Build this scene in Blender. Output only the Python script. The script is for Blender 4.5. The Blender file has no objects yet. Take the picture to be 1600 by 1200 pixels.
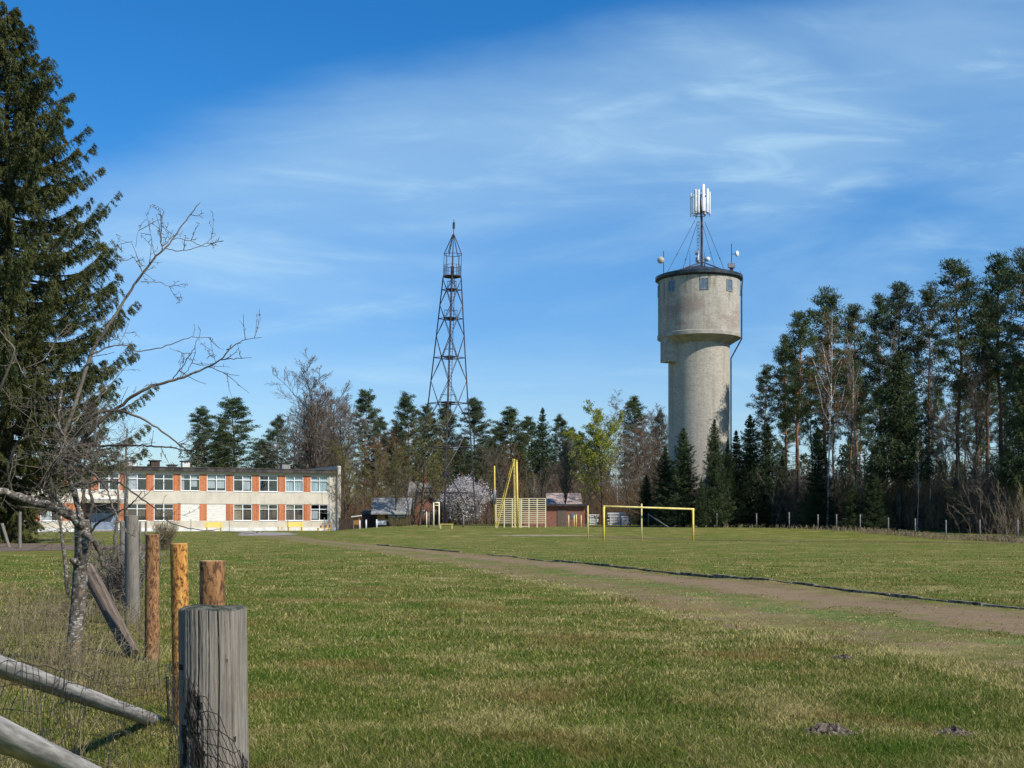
import bpy, math, random
import numpy as np
from mathutils import Vector, Matrix

# ------------------------------------------------------------------ camera, light, exposure
SC = bpy.context.scene
COL = SC.collection
F, CX, HY, EYE = 1950.0, 800.0, 808.0, 1.6        # focal length and horizon of the photograph, eye height
cam_d = bpy.data.cameras.new('camera')
cam = bpy.data.objects.new('camera', cam_d)
COL.objects.link(cam)
cam.location = (0, 0, EYE)
cam.rotation_euler = (math.radians(90), 0, 0)
cam_d.sensor_width = 36
cam_d.lens = F / 1600 * 36
cam_d.shift_y = (HY - 600) / 1600
cam_d.clip_start = 0.05
cam_d.clip_end = 9000
SC.camera = cam

SUN_AZ = math.radians(180 - 52)                   # clockwise from +Y: behind the camera, to the right
SUN_EL = math.radians(42)
SUN_DIR = Vector((math.sin(SUN_AZ) * math.cos(SUN_EL), math.cos(SUN_AZ) * math.cos(SUN_EL), math.sin(SUN_EL)))
sun_d = bpy.data.lights.new('sun', 'SUN')
sun_d.energy = 4.2
sun_d.angle = math.radians(0.5)
sun_d.color = (1.0, 0.95, 0.86)
sun = bpy.data.objects.new('sun', sun_d)
COL.objects.link(sun)
sun.location = (40, -40, 60)
sun.rotation_euler = SUN_DIR.to_track_quat('Z', 'Y').to_euler()

W = bpy.data.worlds.new("World")
SC.world = W
W.use_nodes = True
SKY_STRENGTH = 0.085
def build_world():
    nt = W.node_tree
    nt.nodes.clear()
    N = nt.nodes.new
    L = nt.links.new
    out = N('ShaderNodeOutputWorld')
    bg = N('ShaderNodeBackground')
    bg.inputs['Strength'].default_value = SKY_STRENGTH
    L(bg.outputs[0], out.inputs[0])
    sky = N('ShaderNodeTexSky')
    sky.sky_type = 'NISHITA'
    sky.sun_disc = False
    sky.sun_elevation = SUN_EL
    sky.sun_rotation = SUN_AZ
    sky.altitude = 0
    sky.air_density = 1.0
    sky.dust_density = 0.3
    sky.ozone_density = 1.8
    hs = N('ShaderNodeHueSaturation')
    hs.inputs['Hue'].default_value = 0.502
    hs.inputs['Saturation'].default_value = 1.42
    hs.inputs['Value'].default_value = 1.0
    L(sky.outputs[0], hs.inputs['Color'])
    tc = N('ShaderNodeTexCoord')
    sp = N('ShaderNodeSeparateXYZ')
    L(tc.outputs['Generated'], sp.inputs[0])
    def m(op, a, b=None, clamp=False):
        n = N('ShaderNodeMath')
        n.operation = op
        n.use_clamp = clamp
        for i, v in enumerate((a, b)):
            if v is None:
                continue
            if isinstance(v, (int, float)):
                n.inputs[i].default_value = v
            else:
                L(v, n.inputs[i])
        return n.outputs[0]
    ay = m('MAXIMUM', m('ABSOLUTE', sp.outputs[1]), 0.08)
    u = m('DIVIDE', sp.outputs[0], ay)
    v = m('DIVIDE', sp.outputs[2], ay)
    cb = N('ShaderNodeCombineXYZ')
    L(u, cb.inputs[0])
    L(v, cb.inputs[1])
    def noise(rot, sx, sy, scale, detail, rough, dist, off):
        mp = N('ShaderNodeMapping')
        mp.inputs['Location'].default_value = off
        mp.inputs['Rotation'].default_value = (0, 0, math.radians(rot))
        mp.inputs['Scale'].default_value = (sx, sy, 1)
        L(cb.outputs[0], mp.inputs[0])
        n = N('ShaderNodeTexNoise')
        n.inputs['Scale'].default_value = scale
        n.inputs['Detail'].default_value = detail
        n.inputs['Roughness'].default_value = rough
        n.inputs['Distortion'].default_value = dist
        L(mp.outputs[0], n.inputs['Vector'])
        return n.outputs[0]
    def ramp(x, a, b):
        n = N('ShaderNodeMapRange')
        n.interpolation_type = 'SMOOTHSTEP'
        n.inputs[1].default_value = a
        n.inputs[2].default_value = b
        L(x, n.inputs[0])
        return n.outputs[0]
    edge_n = noise(-13, 1.0, 3.0, 3.0, 6, 0.55, 0.4, (2.3, 1.1, 0))
    fine_n = noise(-13, 1.0, 5.0, 5.0, 8, 0.6, 0.8, (0.4, 3.1, 0))
    big_n = noise(-8, 1.0, 3.6, 2.6, 5, 0.55, 0.5, (5.2, 0.7, 0))
    # the long edge of the cirrus sheet
    line = m('SUBTRACT', m('ADD', m('MULTIPLY', u, 0.245), 0.386), v)
    line = m('ADD', line, m('MULTIPLY', m('SUBTRACT', edge_n, 0.5), 0.06))
    sheet = ramp(line, -0.005, 0.055)
    low = ramp(v, 0.02, 0.20)
    band = m('MULTIPLY', ramp(line, -0.01, 0.05), ramp(line, 0.24, 0.06))
    veil = m('ADD', m('MULTIPLY', m('MULTIPLY', sheet, m('ADD', m('MULTIPLY', low, 0.55), 0.45)), m('ADD', m('MULTIPLY', ramp(big_n, 0.34, 0.70), 0.22), 0.07)),
             m('MULTIPLY', band, m('ADD', m('MULTIPLY', edge_n, 0.26), 0.11)))
    streak = m('MULTIPLY', m('MULTIPLY', ramp(fine_n, 0.47, 0.72), ramp(big_n, 0.40, 0.62)), m('MULTIPLY', sheet, 0.30))
    cov = m('ADD', m('ADD', veil, streak), m('MULTIPLY', ramp(v, 0.17, 0.0), 0.20), True)
    tint = N('ShaderNodeMix')
    tint.data_type = 'RGBA'
    tint.blend_type = 'MULTIPLY'
    tint.inputs[0].default_value = 1.0
    grad = N('ShaderNodeMix')
    grad.data_type = 'RGBA'
    L(ramp(v, 0.06, 0.38), grad.inputs[0])
    grad.inputs[6].default_value = (0.78, 0.93, 1.20, 1)
    grad.inputs[7].default_value = (0.70, 1.14, 1.34, 1)
    L(hs.outputs[0], tint.inputs[6])
    L(grad.outputs[2], tint.inputs[7])
    mix = N('ShaderNodeMix')
    mix.data_type = 'RGBA'
    L(cov, mix.inputs[0])
    L(tint.outputs[2], mix.inputs[6])
    mix.inputs[7].default_value = (4.9, 7.2, 8.9, 1)
    L(mix.outputs[2], bg.inputs['Color'])
build_world()

SC.render.engine = 'CYCLES'
SC.view_settings.view_transform = 'Standard'
SC.view_settings.look = 'None'
SC.view_settings.gamma = 1
SC.view_settings.use_curve_mapping = False
SC.view_settings.exposure = 0.38
SC.cycles.max_bounces = 6
SC.cycles.transparent_max_bounces = 8
SC.cycles.use_denoising = True

# ------------------------------------------------------------------ helpers
def at(px, py, d):
    """world point seen at pixel (px, py) of the photograph, d metres ahead"""
    return Vector(((px - CX) / F * d, d, EYE + (HY - py) / F * d))
def gx(px, d):
    return (px - CX) / F * d
def smooth(a, b, x):
    t = np.clip((np.asarray(x, float) - a) / (b - a), 0, 1)
    return t * t * (3 - 2 * t)
_wr = np.random.RandomState(5)
_waves = [(a * math.cos(t), a * math.sin(t), p, amp) for a, t, p, amp in
          [(0.35, 0.4, 1.0, .020), (0.5, 2.0, 2.1, .016), (0.9, 1.1, 0.3, .012), (1.4, 2.7, 4.0, .010), (2.3, 0.2, 5.1, .008),
           (3.1, 1.7, 0.9, .007), (4.7, 2.4, 2.2, .005), (5.9, 0.9, 3.3, .004)]]
def ground_h(x, y):
    x = np.asarray(x, float)
    y = np.asarray(y, float)
    h = 0.65 * smooth(88, 112, y) * smooth(-20, -12, x)
    near = 1 - smooth(40, 75, y)
    r = 0
    for a, b, p, amp in _waves:
        r = r + amp * np.sin(a * x + b * y + p)
    return h + r * near + 0.25 * smooth(60, 85, y) * (1 - smooth(-30, -22, x)) * (1 - smooth(90, 120, y))
def gh(x, y):
    return float(ground_h(x, y))

def vnoise(x, y, seed=0):
    """smooth value noise 0..1 for placing things"""
    x = np.asarray(x, float)
    y = np.asarray(y, float)
    xi, yi = np.floor(x), np.floor(y)
    fx, fy = x - xi, y - yi
    fx, fy = fx * fx * (3 - 2 * fx), fy * fy * (3 - 2 * fy)
    def h(a, b):
        n = np.sin(a * 127.1 + b * 311.7 + seed * 74.7) * 43758.5453
        return n - np.floor(n)
    return (h(xi, yi) * (1 - fx) + h(xi + 1, yi) * fx) * (1 - fy) + (h(xi, yi + 1) * (1 - fx) + h(xi + 1, yi + 1) * fx) * fy

class MB:
    """collects shapes and links them as one mesh object"""
    def __init__(s):
        s.V, s.Q, s.T, s.P, s.n = [], [], [], [], 0
        s.UVQ = []
    def add(s, V, quads=None, tris=None, mi=0):
        V = np.asarray(V, float).reshape(-1, 3)
        if quads is not None and len(quads):
            q = np.asarray(quads, int).reshape(-1, 4) + s.n
            s.Q.append((q, mi))
        if tris is not None and len(tris):
            t = np.asarray(tris, int).reshape(-1, 3) + s.n
            s.T.append((t, mi))
        s.V.append(V)
        s.n += len(V)
        return s
    def box(s, lo, hi, mi=0, M=None):
        x0, y0, z0 = lo
        x1, y1, z1 = hi
        V = np.array([(x0, y0, z0), (x1, y0, z0), (x1, y1, z0), (x0, y1, z0), (x0, y0, z1), (x1, y0, z1), (x1, y1, z1), (x0, y1, z1)], float)
        if M is not None:
            V = np.array([M @ Vector(v) for v in V])
        return s.add(V, [(0, 3, 2, 1), (4, 5, 6, 7), (0, 1, 5, 4), (1, 2, 6, 5), (2, 3, 7, 6), (3, 0, 4, 7)], mi=mi)
    def tube(s, pts, r, k=6, mi=0, cap=True):
        P = np.asarray(pts, float)
        n = len(P)
        R = np.full(n, r, float) if np.isscalar(r) else np.asarray(r, float)
        T = np.gradient(P, axis=0) if n > 2 else np.repeat((P[1:] - P[:1]), n, 0)
        T /= np.linalg.norm(T, axis=1)[:, None] + 1e-12
        ref = np.array([0, 0, 1.0]) if abs(T[0][2]) < 0.9 else np.array([1.0, 0, 0])
        V = []
        for i in range(n):
            a = np.cross(T[i], ref)
            a /= np.linalg.norm(a) + 1e-12
            b = np.cross(T[i], a)
            ref = np.cross(a, T[i])
            ang = np.arange(k) * 2 * math.pi / k
            V.append(P[i] + R[i] * (np.cos(ang)[:, None] * a + np.sin(ang)[:, None] * b))
        V = np.concatenate(V)
        Q = [(i * k + j, i * k + (j + 1) % k, (i + 1) * k + (j + 1) % k, (i + 1) * k + j) for i in range(n - 1) for j in range(k)]
        Tt = []
        if cap:
            c = len(V)
            V = np.vstack([V, P[0], P[-1]])
            Tt = [(c, (j + 1) % k, j) for j in range(k)] + [(c + 1, (n - 1) * k + j, (n - 1) * k + (j + 1) % k) for j in range(k)]
        return s.add(V, Q, Tt, mi=mi)
    def segs(s, P0, P1, R0, R1, k=3, mi=0):
        P0 = np.asarray(P0, float).reshape(-1, 3)
        P1 = np.asarray(P1, float).reshape(-1, 3)
        n = len(P0)
        if not n:
            return s
        R0 = np.broadcast_to(np.asarray(R0, float), (n,))
        R1 = np.broadcast_to(np.asarray(R1, float), (n,))
        D = P1 - P0
        D = D / (np.linalg.norm(D, axis=1)[:, None] + 1e-12)
        ref = np.where(np.abs(D[:, 2:3]) < 0.9, np.array([[0, 0, 1.0]]), np.array([[1.0, 0, 0]]))
        A = np.cross(D, ref)
        A /= np.linalg.norm(A, axis=1)[:, None] + 1e-12
        B = np.cross(D, A)
        ang = np.arange(k) * 2 * math.pi / k
        ring = np.cos(ang)[None, :, None] * A[:, None, :] + np.sin(ang)[None, :, None] * B[:, None, :]
        V = np.concatenate([P0[:, None, :] + ring * R0[:, None, None], P1[:, None, :] + ring * R1[:, None, None]], 1).reshape(-1, 3)
        base = (np.arange(n) * 2 * k)[:, None]
        j = np.arange(k)[None, :]
        j2 = (j + 1) % k
        Q = np.stack([base + j, base + j2, base + k + j2, base + k + j], -1).reshape(-1, 4)
        return s.add(V, Q, mi=mi)
    def blades(s, C, A, L, Wd, rng, mi=0):
        """diamond-shaped leaves: centre C, axis A (unit), half length L, half width Wd"""
        C = np.asarray(C, float)
        n = len(C)
        R = rng.normal(size=(n, 3))
        S = np.cross(A, R)
        S /= np.linalg.norm(S, axis=1)[:, None] + 1e-9
        L = np.broadcast_to(L, (n,))[:, None]
        Wd = np.broadcast_to(Wd, (n,))[:, None]
        V = np.stack([C - A * L, C + S * Wd, C + A * L, C - S * Wd], 1).reshape(-1, 3)
        return s.add(V, np.arange(n * 4).reshape(-1, 4), mi=mi)
    def lathe(s, prof, k=48, c=(0, 0), a0=0.0, a1=2 * math.pi, mi=0):
        n = len(prof)
        full = abs(a1 - a0 - 2 * math.pi) < 1e-6
        m = k if full else k + 1
        ang = a0 + np.arange(m) * (a1 - a0) / k
        V = [(c[0] + r * math.cos(t), c[1] + r * math.sin(t), z) for r, z in prof for t in ang]
        Q = []
        for i in range(n - 1):
            for j in range(k):
                j2 = (j + 1) % m
                Q.append((i * m + j, i * m + j2, (i + 1) * m + j2, (i + 1) * m + j))
        return s.add(V, Q, mi=mi)
    def mesh(s, name, mats, sm=False):
        V = np.concatenate(s.V) if s.V else np.zeros((0, 3))
        me = bpy.data.meshes.new(name)
        me.vertices.add(len(V))
        me.vertices.foreach_set('co', V.astype(np.float32).ravel())
        idx, tot, mi = [], [], []
        for q, m in s.Q:
            idx.append(q.ravel()); tot.append(np.full(len(q), 4)); mi.append(np.full(len(q), m))
        for t, m in s.T:
            idx.append(t.ravel()); tot.append(np.full(len(t), 3)); mi.append(np.full(len(t), m))
        idx = np.concatenate(idx); tot = np.concatenate(tot); mi = np.concatenate(mi)
        me.loops.add(len(idx))
        me.loops.foreach_set('vertex_index', idx.astype(np.int32))
        me.polygons.add(len(tot))
        st = np.concatenate([[0], np.cumsum(tot)[:-1]])
        me.polygons.foreach_set('loop_start', st.astype(np.int32))
        me.polygons.foreach_set('loop_total', tot.astype(np.int32))
        me.polygons.foreach_set('material_index', mi.astype(np.int32))
        me.polygons.foreach_set('use_smooth', np.full(len(tot), bool(sm)))
        for m in (mats if isinstance(mats, (list, tuple)) else [mats]):
            me.materials.append(m)
        me.update(calc_edges=True)
        me.validate()
        return me
    def build(s, name, mats, parent=None, sm=False):
        return link(name, s.mesh(name, mats, sm), parent)

def link(name, data, parent=None):
    o = bpy.data.objects.new(name, data)
    COL.objects.link(o)
    if parent is not None:
        o.parent = parent
    return o
def tag(o, label=None, cat=None, group=None, kind=None):
    if label: o['label'] = label
    if cat: o['category'] = cat
    if group: o['group'] = group
    if kind: o['kind'] = kind
    return o
def empty(name, loc=(0, 0, 0), rz=0.0, label=None, cat=None, group=None):
    o = bpy.data.objects.new(name, None)
    COL.objects.link(o)
    o.empty_display_size = 0.2
    o.location = loc
    o.rotation_euler = (0, 0, rz)
    return tag(o, label, cat, group)
def copy_tree(o, parent=None):
    c = o.copy()
    COL.objects.link(c)
    c.parent = parent
    for ch in list(o.children):
        copy_tree(ch, c)
    return c

# ------------------------------------------------------------------ materials
class NT:
    def __init__(s, name):
        s.m = bpy.data.materials.new(name)
        s.m.use_nodes = True
        s.t = s.m.node_tree
        s.t.nodes.clear()
        s.out = s.N('ShaderNodeOutputMaterial')
        s.tc = None
    def N(s, t): return s.t.nodes.new(t)
    def L(s, a, b): s.t.links.new(a, b)
    def put(s, v, sock):
        if isinstance(v, (int, float)): sock.default_value = v
        elif isinstance(v, tuple): sock.default_value = v if len(v) == 4 or sock.type == 'VECTOR' else (*v, 1)
        else: s.L(v, sock)
    def coord(s, kind='Object', scale=(1, 1, 1), rot=(0, 0, 0), loc=(0, 0, 0)):
        if kind == 'World':
            g = s.N('ShaderNodeNewGeometry')
            o = g.outputs['Position']
        else:
            t = s.N('ShaderNodeTexCoord')
            o = t.outputs[kind]
        mp = s.N('ShaderNodeMapping')
        mp.inputs['Scale'].default_value = scale
        mp.inputs['Rotation'].default_value = rot
        mp.inputs['Location'].default_value = loc
        s.L(o, mp.inputs[0])
        return mp.outputs[0]
    def noise(s, vec, scale, detail=4, rough=0.55, dist=0.0):
        n = s.N('ShaderNodeTexNoise')
        n.inputs['Scale'].default_value = scale
        n.inputs['Detail'].default_value = detail
        n.inputs['Roughness'].default_value = rough
        n.inputs['Distortion'].default_value = dist
        s.L(vec, n.inputs['Vector'])
        return n.outputs[0]
    def ramp(s, x, a, b):
        n = s.N('ShaderNodeMapRange')
        n.interpolation_type = 'SMOOTHSTEP'
        n.inputs[1].default_value = a
        n.inputs[2].default_value = b
        s.L(x, n.inputs[0])
        return n.outputs[0]
    def mix(s, f, a, b):
        n = s.N('ShaderNodeMix')
        n.data_type = 'RGBA'
        s.put(f, n.inputs[0]); s.put(a, n.inputs[6]); s.put(b, n.inputs[7])
        return n.outputs[2]
    def math(s, op, a, b=0.0, clamp=False):
        n = s.N('ShaderNodeMath')
        n.operation = op
        n.use_clamp = clamp
        s.put(a, n.inputs[0]); s.put(b, n.inputs[1])
        return n.outputs[0]
    def attr(s, name):
        n = s.N('ShaderNodeAttribute')
        n.attribute_name = name
        return n
    def bsdf(s, col, rough=0.8, spec=0.3, metal=0.0, bump=None, bstr=0.3, bdist=0.02):
        p = s.N('ShaderNodeBsdfPrincipled')
        s.put(col, p.inputs['Base Color'])
        s.put(rough, p.inputs['Roughness'])
        p.inputs['Specular IOR Level'].default_value = spec
        p.inputs['Metallic'].default_value = metal
        if bump is not None:
            b = s.N('ShaderNodeBump')
            b.inputs['Strength'].default_value = bstr
            b.inputs['Distance'].default_value = bdist
            s.L(bump, b.inputs['Height'])
            s.L(b.outputs[0], p.inputs['Normal'])
        s.L(p.outputs[0], s.out.inputs[0])
        return s.m

def simple(name, a, b, scale=3.0, rough=0.8, spec=0.25, metal=0.0, stretch=(1, 1, 1), lo=0.35, hi=0.65, bump=0.0, bdist=0.01, kind='Object', detail=5):
    t = NT(name)
    v = t.coord(kind, stretch)
    n = t.noise(v, scale, detail)
    return t.bsdf(t.mix(t.ramp(n, lo, hi), a, b), rough, spec, metal, n if bump else None, bump, bdist)

def leafy(name, a, b, c=None, trans=0.25, scale=0.35, rough=0.6):
    """foliage: clumps of two greens, random per object, some light through"""
    t = NT(name)
    v = t.coord('Object')
    n = t.noise(v, scale, 3)
    n2 = t.noise(v, scale * 9, 2)
    col = t.mix(t.ramp(t.math('ADD', t.math('MULTIPLY', n, 0.6), t.math('MULTIPLY', n2, 0.4)), 0.38, 0.62), a, b)
    if c is not None:
        oi = t.N('ShaderNodeObjectInfo')
        col = t.mix(t.math('MULTIPLY', oi.outputs['Random'], 0.8), col, c)
    p = t.N('ShaderNodeBsdfPrincipled')
    t.L(col, p.inputs['Base Color'])
    p.inputs['Roughness'].default_value = rough
    p.inputs['Specular IOR Level'].default_value = 0.25
    tr = t.N('ShaderNodeBsdfTranslucent')
    t.L(col, tr.inputs[0])
    ms = t.N('ShaderNodeMixShader')
    ms.inputs[0].default_value = trans
    t.L(p.outputs[0], ms.inputs[1])
    t.L(tr.outputs[0], ms.inputs[2])
    t.L(ms.outputs[0], t.out.inputs[0])
    return t.m

M = {}
M['needle_pine'] = leafy('pine_needles', (.048, .078, .026), (.105, .135, .048), (.075, .095, .050))
M['needle_spruce'] = leafy('spruce_needles', (.030, .052, .016), (.078, .105, .030), (.040, .060, .024))
M['needle_big'] = leafy('old_spruce_needles', (.042, .056, .015), (.125, .128, .036), None, 0.3, 0.5)
M['bark_pine'] = None
M['bark_dark'] = simple('dark_bark', (.045, .036, .028), (.11, .09, .07), 6, .9, .1, stretch=(1, 1, .25), bump=.4)
M['twig_brown'] = simple('brown_twigs', (.115, .086, .064), (.21, .16, .122), 1.2, .85, .15)
M['twig_grey'] = simple('grey_twigs', (.12, .10, .085), (.22, .19, .16), 1.2, .85, .15)
M['twig_olive'] = simple('olive_twigs', (.11, .095, .045), (.20, .165, .075), 1.2, .85, .15)
M['twig_red'] = simple('reddish_twigs', (.14, .075, .045), (.24, .13, .075), 1.2, .85, .15)
M['bud_olive'] = leafy('olive_buds', (.16, .155, .04), (.26, .23, .07), None, .35, .5)
M['bud_green'] = leafy('opening_leaves', (.26, .29, .025), (.40, .42, .06), None, .45, .5)
M['blossom'] = leafy('white_blossom', (.52, .48, .48), (.78, .75, .74), None, .25, .8)

def bark_pine():
    t = NT('pine_bark')
    v = t.coord('Object', (1, 1, .3))
    n = t.noise(v, 7, 5)
    tc = t.N('ShaderNodeTexCoord')
    sp = t.N('ShaderNodeSeparateXYZ')
    t.L(tc.outputs['Object'], sp.inputs[0])
    h = t.ramp(sp.outputs[2], 4, 11)
    low = t.mix(t.ramp(n, .4, .6), (.06, .045, .036), (.15, .11, .085))
    up = t.mix(t.ramp(n, .4, .6), (.22, .10, .05), (.36, .18, .09))
    return t.bsdf(t.mix(h, low, up), .9, .1, 0, n, .5, .02)
M['bark_pine'] = bark_pine()
def bark_birch():
    t = NT('birch_bark')
    v = t.coord('Object', (1, 1, 1))
    n = t.noise(v, 5, 4)
    v2 = t.coord('Object', (1, 1, 4))
    n2 = t.noise(v2, 2.2, 4)
    return t.bsdf(t.mix(t.ramp(n2, .55, .63), t.mix(n, (.55, .52, .47), (.75, .72, .68)), (.05, .045, .04)), .7, .2)
M['bark_birch'] = bark_birch()

def apple_bark():
    t = NT('lichen_bark')
    v = t.coord('Object')
    n = t.noise(t.coord('Object', (1, 1, 1.8)), 20, 6, .65)
    n2 = t.noise(t.coord('Object', (1, 1, .6)), 22, 4)
    n3 = t.noise(t.coord('Object', loc=(3, 1, 2)), 5, 3)
    c = t.mix(t.ramp(n2, .35, .65), (.060, .048, .038), (.16, .135, .11))
    c = t.mix(t.ramp(n, .53, .63), c, (.40, .375, .325))
    c = t.mix(t.math('MULTIPLY', t.ramp(n3, .60, .74), .55), c, (.24, .17, .06))
    return t.bsdf(c, .9, .1, 0, n2, .7, .02)
M['apple_bark'] = apple_bark()
M['apple_twig'] = simple('apple_twigs', (.075, .058, .045), (.19, .16, .122), 3, .85, .15)

def ground_group():
    """colour of the turf at a world position; the input shifts it from green (0) to straw (1)"""
    g = bpy.data.node_groups.new('turf_colour', 'ShaderNodeTree')
    g.interface.new_socket('Shift', in_out='INPUT', socket_type='NodeSocketFloat')
    g.interface.new_socket('Color', in_out='OUTPUT', socket_type='NodeSocketColor')
    g.interface.new_socket('Detail', in_out='OUTPUT', socket_type='NodeSocketFloat')
    N = g.nodes.new
    L = g.links.new
    gi, go = N('NodeGroupInput'), N('NodeGroupOutput')
    geo = N('ShaderNodeNewGeometry')
    fl = N('ShaderNodeVectorMath'); fl.operation = 'MULTIPLY'; fl.inputs[1].default_value = (1, 1, 0)
    L(geo.outputs['Position'], fl.inputs[0])
    def noise(scale, detail, rough, off):
        a = N('ShaderNodeVectorMath'); a.operation = 'ADD'; a.inputs[1].default_value = off
        L(fl.outputs[0], a.inputs[0])
        n = N('ShaderNodeTexNoise')
        n.inputs['Scale'].default_value = scale; n.inputs['Detail'].default_value = detail; n.inputs['Roughness'].default_value = rough
        L(a.outputs[0], n.inputs['Vector'])
        return n.outputs[0]
    def ramp(x, a, b):
        n = N('ShaderNodeMapRange'); n.interpolation_type = 'SMOOTHSTEP'
        n.inputs[1].default_value = a; n.inputs[2].default_value = b
        L(x, n.inputs[0]); return n.outputs[0]
    def mt(op, a, b):
        n = N('ShaderNodeMath'); n.operation = op
        for i, v in enumerate((a, b)):
            if isinstance(v, (int, float)): n.inputs[i].default_value = v
            else: L(v, n.inputs[i])
        return n.outputs[0]
    def mix(f, a, b):
        n = N('ShaderNodeMix'); n.data_type = 'RGBA'
        for v, sk in ((f, n.inputs[0]), (a, n.inputs[6]), (b, n.inputs[7])):
            if isinstance(v, tuple): sk.default_value = (*v, 1)
            elif isinstance(v, (int, float)): sk.default_value = v
            else: L(v, sk)
        return n.outputs[2]
    big = noise(.16, 3, .55, (7, 3, 0))
    mid = noise(.75, 5, .6, (1, 9, 0))
    sml = noise(4.5, 5, .65, (4, 4, 0))
    tiny = noise(26, 4, .7, (2, 5, 0))
    red = noise(.55, 4, .6, (31, 17, 0))
    dry = mt('ADD', mt('ADD', mt('MULTIPLY', big, .30), mt('MULTIPLY', mid, .70)), mt('MULTIPLY', sml, .25))
    dry = mt('ADD', mt('ADD', dry, mt('MULTIPLY', mt('SUBTRACT', tiny, .5), .35)), mt('SUBTRACT', gi.outputs[0], .085))
    c = mix(ramp(dry, .36, .60), (.074, .132, .014), (.162, .158, .034))
    c = mix(ramp(dry, .54, .80), c, (.37, .30, .13))
    c = mix(mt('MULTIPLY', ramp(red, .52, .68), .48), c, (.225, .130, .048))
    c = mix(mt('MULTIPLY', ramp(tiny, .50, .20), .5), c, (.045, .050, .020))
    L(c, go.inputs[0]); L(tiny, go.inputs[1])
    return g
TURF = ground_group()
def turf_node(t, shift=0.0):
    n = t.N('ShaderNodeGroup')
    n.node_tree = TURF
    t.put(shift, n.inputs[0])
    return n
def m_ground():
    t = NT('turf')
    n = turf_node(t, 0.0)
    return t.bsdf(n.outputs[0], .95, .1, 0, n.outputs[1], .8, .05)
M['ground'] = m_ground()
def m_blade():
    t = NT('grass_blades')
    a = t.attr('tone')
    n = turf_node(t, t.math('MULTIPLY', t.math('SUBTRACT', a.outputs['Fac'], .5), .5))
    br = t.math('ADD', t.math('MULTIPLY', a.outputs['Fac'], .8), .85)
    mm = t.N('ShaderNodeVectorMath'); mm.operation = 'SCALE'
    t.L(n.outputs[0], mm.inputs[0]); t.L(br, mm.inputs['Scale'])
    p = t.N('ShaderNodeBsdfPrincipled')
    t.L(mm.outputs[0], p.inputs['Base Color'])
    p.inputs['Roughness'].default_value = .7
    p.inputs['Specular IOR Level'].default_value = .08
    tr = t.N('ShaderNodeBsdfTranslucent')
    t.L(mm.outputs[0], tr.inputs[0])
    ms = t.N('ShaderNodeMixShader'); ms.inputs[0].default_value = .35
    t.L(p.outputs[0], ms.inputs[1]); t.L(tr.outputs[0], ms.inputs[2]); t.L(ms.outputs[0], t.out.inputs[0])
    return t.m
M['blade'] = m_blade()
M['straw'] = leafy('dry_straw', (.20, .155, .085), (.36, .29, .17), None, .3, 2.5)

def m_track():
    """trodden dirt, mossy strip and turf across the track; 'across' runs 0..1 from field to kerb"""
    t = NT('trodden_dirt')
    u = t.attr('across').outputs['Fac']
    v = t.coord('World', (1, 1, 0))
    n = t.noise(v, .8, 5, .6)
    n2 = t.noise(v, 5, 5, .65)
    n3 = t.noise(v, 30, 3, .7)
    g = turf_node(t, .06)
    uu = t.math('ADD', u, t.math('MULTIPLY', t.math('SUBTRACT', n, .5), .55))
    uu = t.math('ADD', uu, t.math('MULTIPLY', t.math('SUBTRACT', n2, .5), .22))
    rut = t.math('MULTIPLY', t.math('MULTIPLY', t.ramp(uu, .50, .64), t.ramp(uu, .90, .76)), t.math('ADD', t.math('MULTIPLY', t.ramp(n2, .38, .55), .5), .5))
    rut2 = t.math('MULTIPLY', t.math('MULTIPLY', t.ramp(uu, .05, .16), t.ramp(uu, .42, .32)), t.math('MULTIPLY', t.ramp(n, .50, .62), .65))
    dirt = t.mix(t.ramp(n3, .35, .7), (.18, .118, .068), (.33, .24, .145))
    brown = t.mix(t.ramp(n2, .4, .6), (.165, .105, .056), (.215, .165, .085))
    moss = t.mix(t.ramp(n2, .4, .6), (.085, .14, .022), (.16, .17, .05))
    c = t.mix(t.math('MULTIPLY', t.math('MULTIPLY', t.ramp(uu, -.05, .12), t.ramp(uu, 1.02, .92)), t.math('ADD', t.math('MULTIPLY', t.ramp(n, .42, .58), .55), .35)), g.outputs[0], brown)
    mo = t.math('MULTIPLY', t.math('MULTIPLY', t.ramp(uu, .30, .40), t.ramp(uu, .56, .48)), t.ramp(n, .42, .55))
    c = t.mix(mo, c, moss)
    c = t.mix(rut2, c, dirt)
    c = t.mix(rut, c, dirt)
    return t.bsdf(c, .95, .1, 0, n3, .7, .03)
M['track'] = m_track()
M['earth_road'] = simple('earth_road', (.11, .08, .06), (.20, .15, .115), 1.5, .95, .1, kind='World', bump=.5, bdist=.03)
M['sand'] = simple('sand', (.22, .19, .11), (.33, .27, .17), 2, .95, .1, kind='World')
M['apron'] = simple('worn_asphalt', (.25, .225, .19), (.36, .325, .28), 1.2, .95, .1, kind='World', bump=.3)
M['soil'] = simple('mole_soil', (.07, .052, .04), (.21, .165, .125), 30, .95, .1, bump=.8, bdist=.02)
M['kerb'] = simple('mossy_kerb', (.060, .050, .032), (.26, .235, .17), 5, .95, .1, bump=.6, bdist=.02, kind='World')

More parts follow.
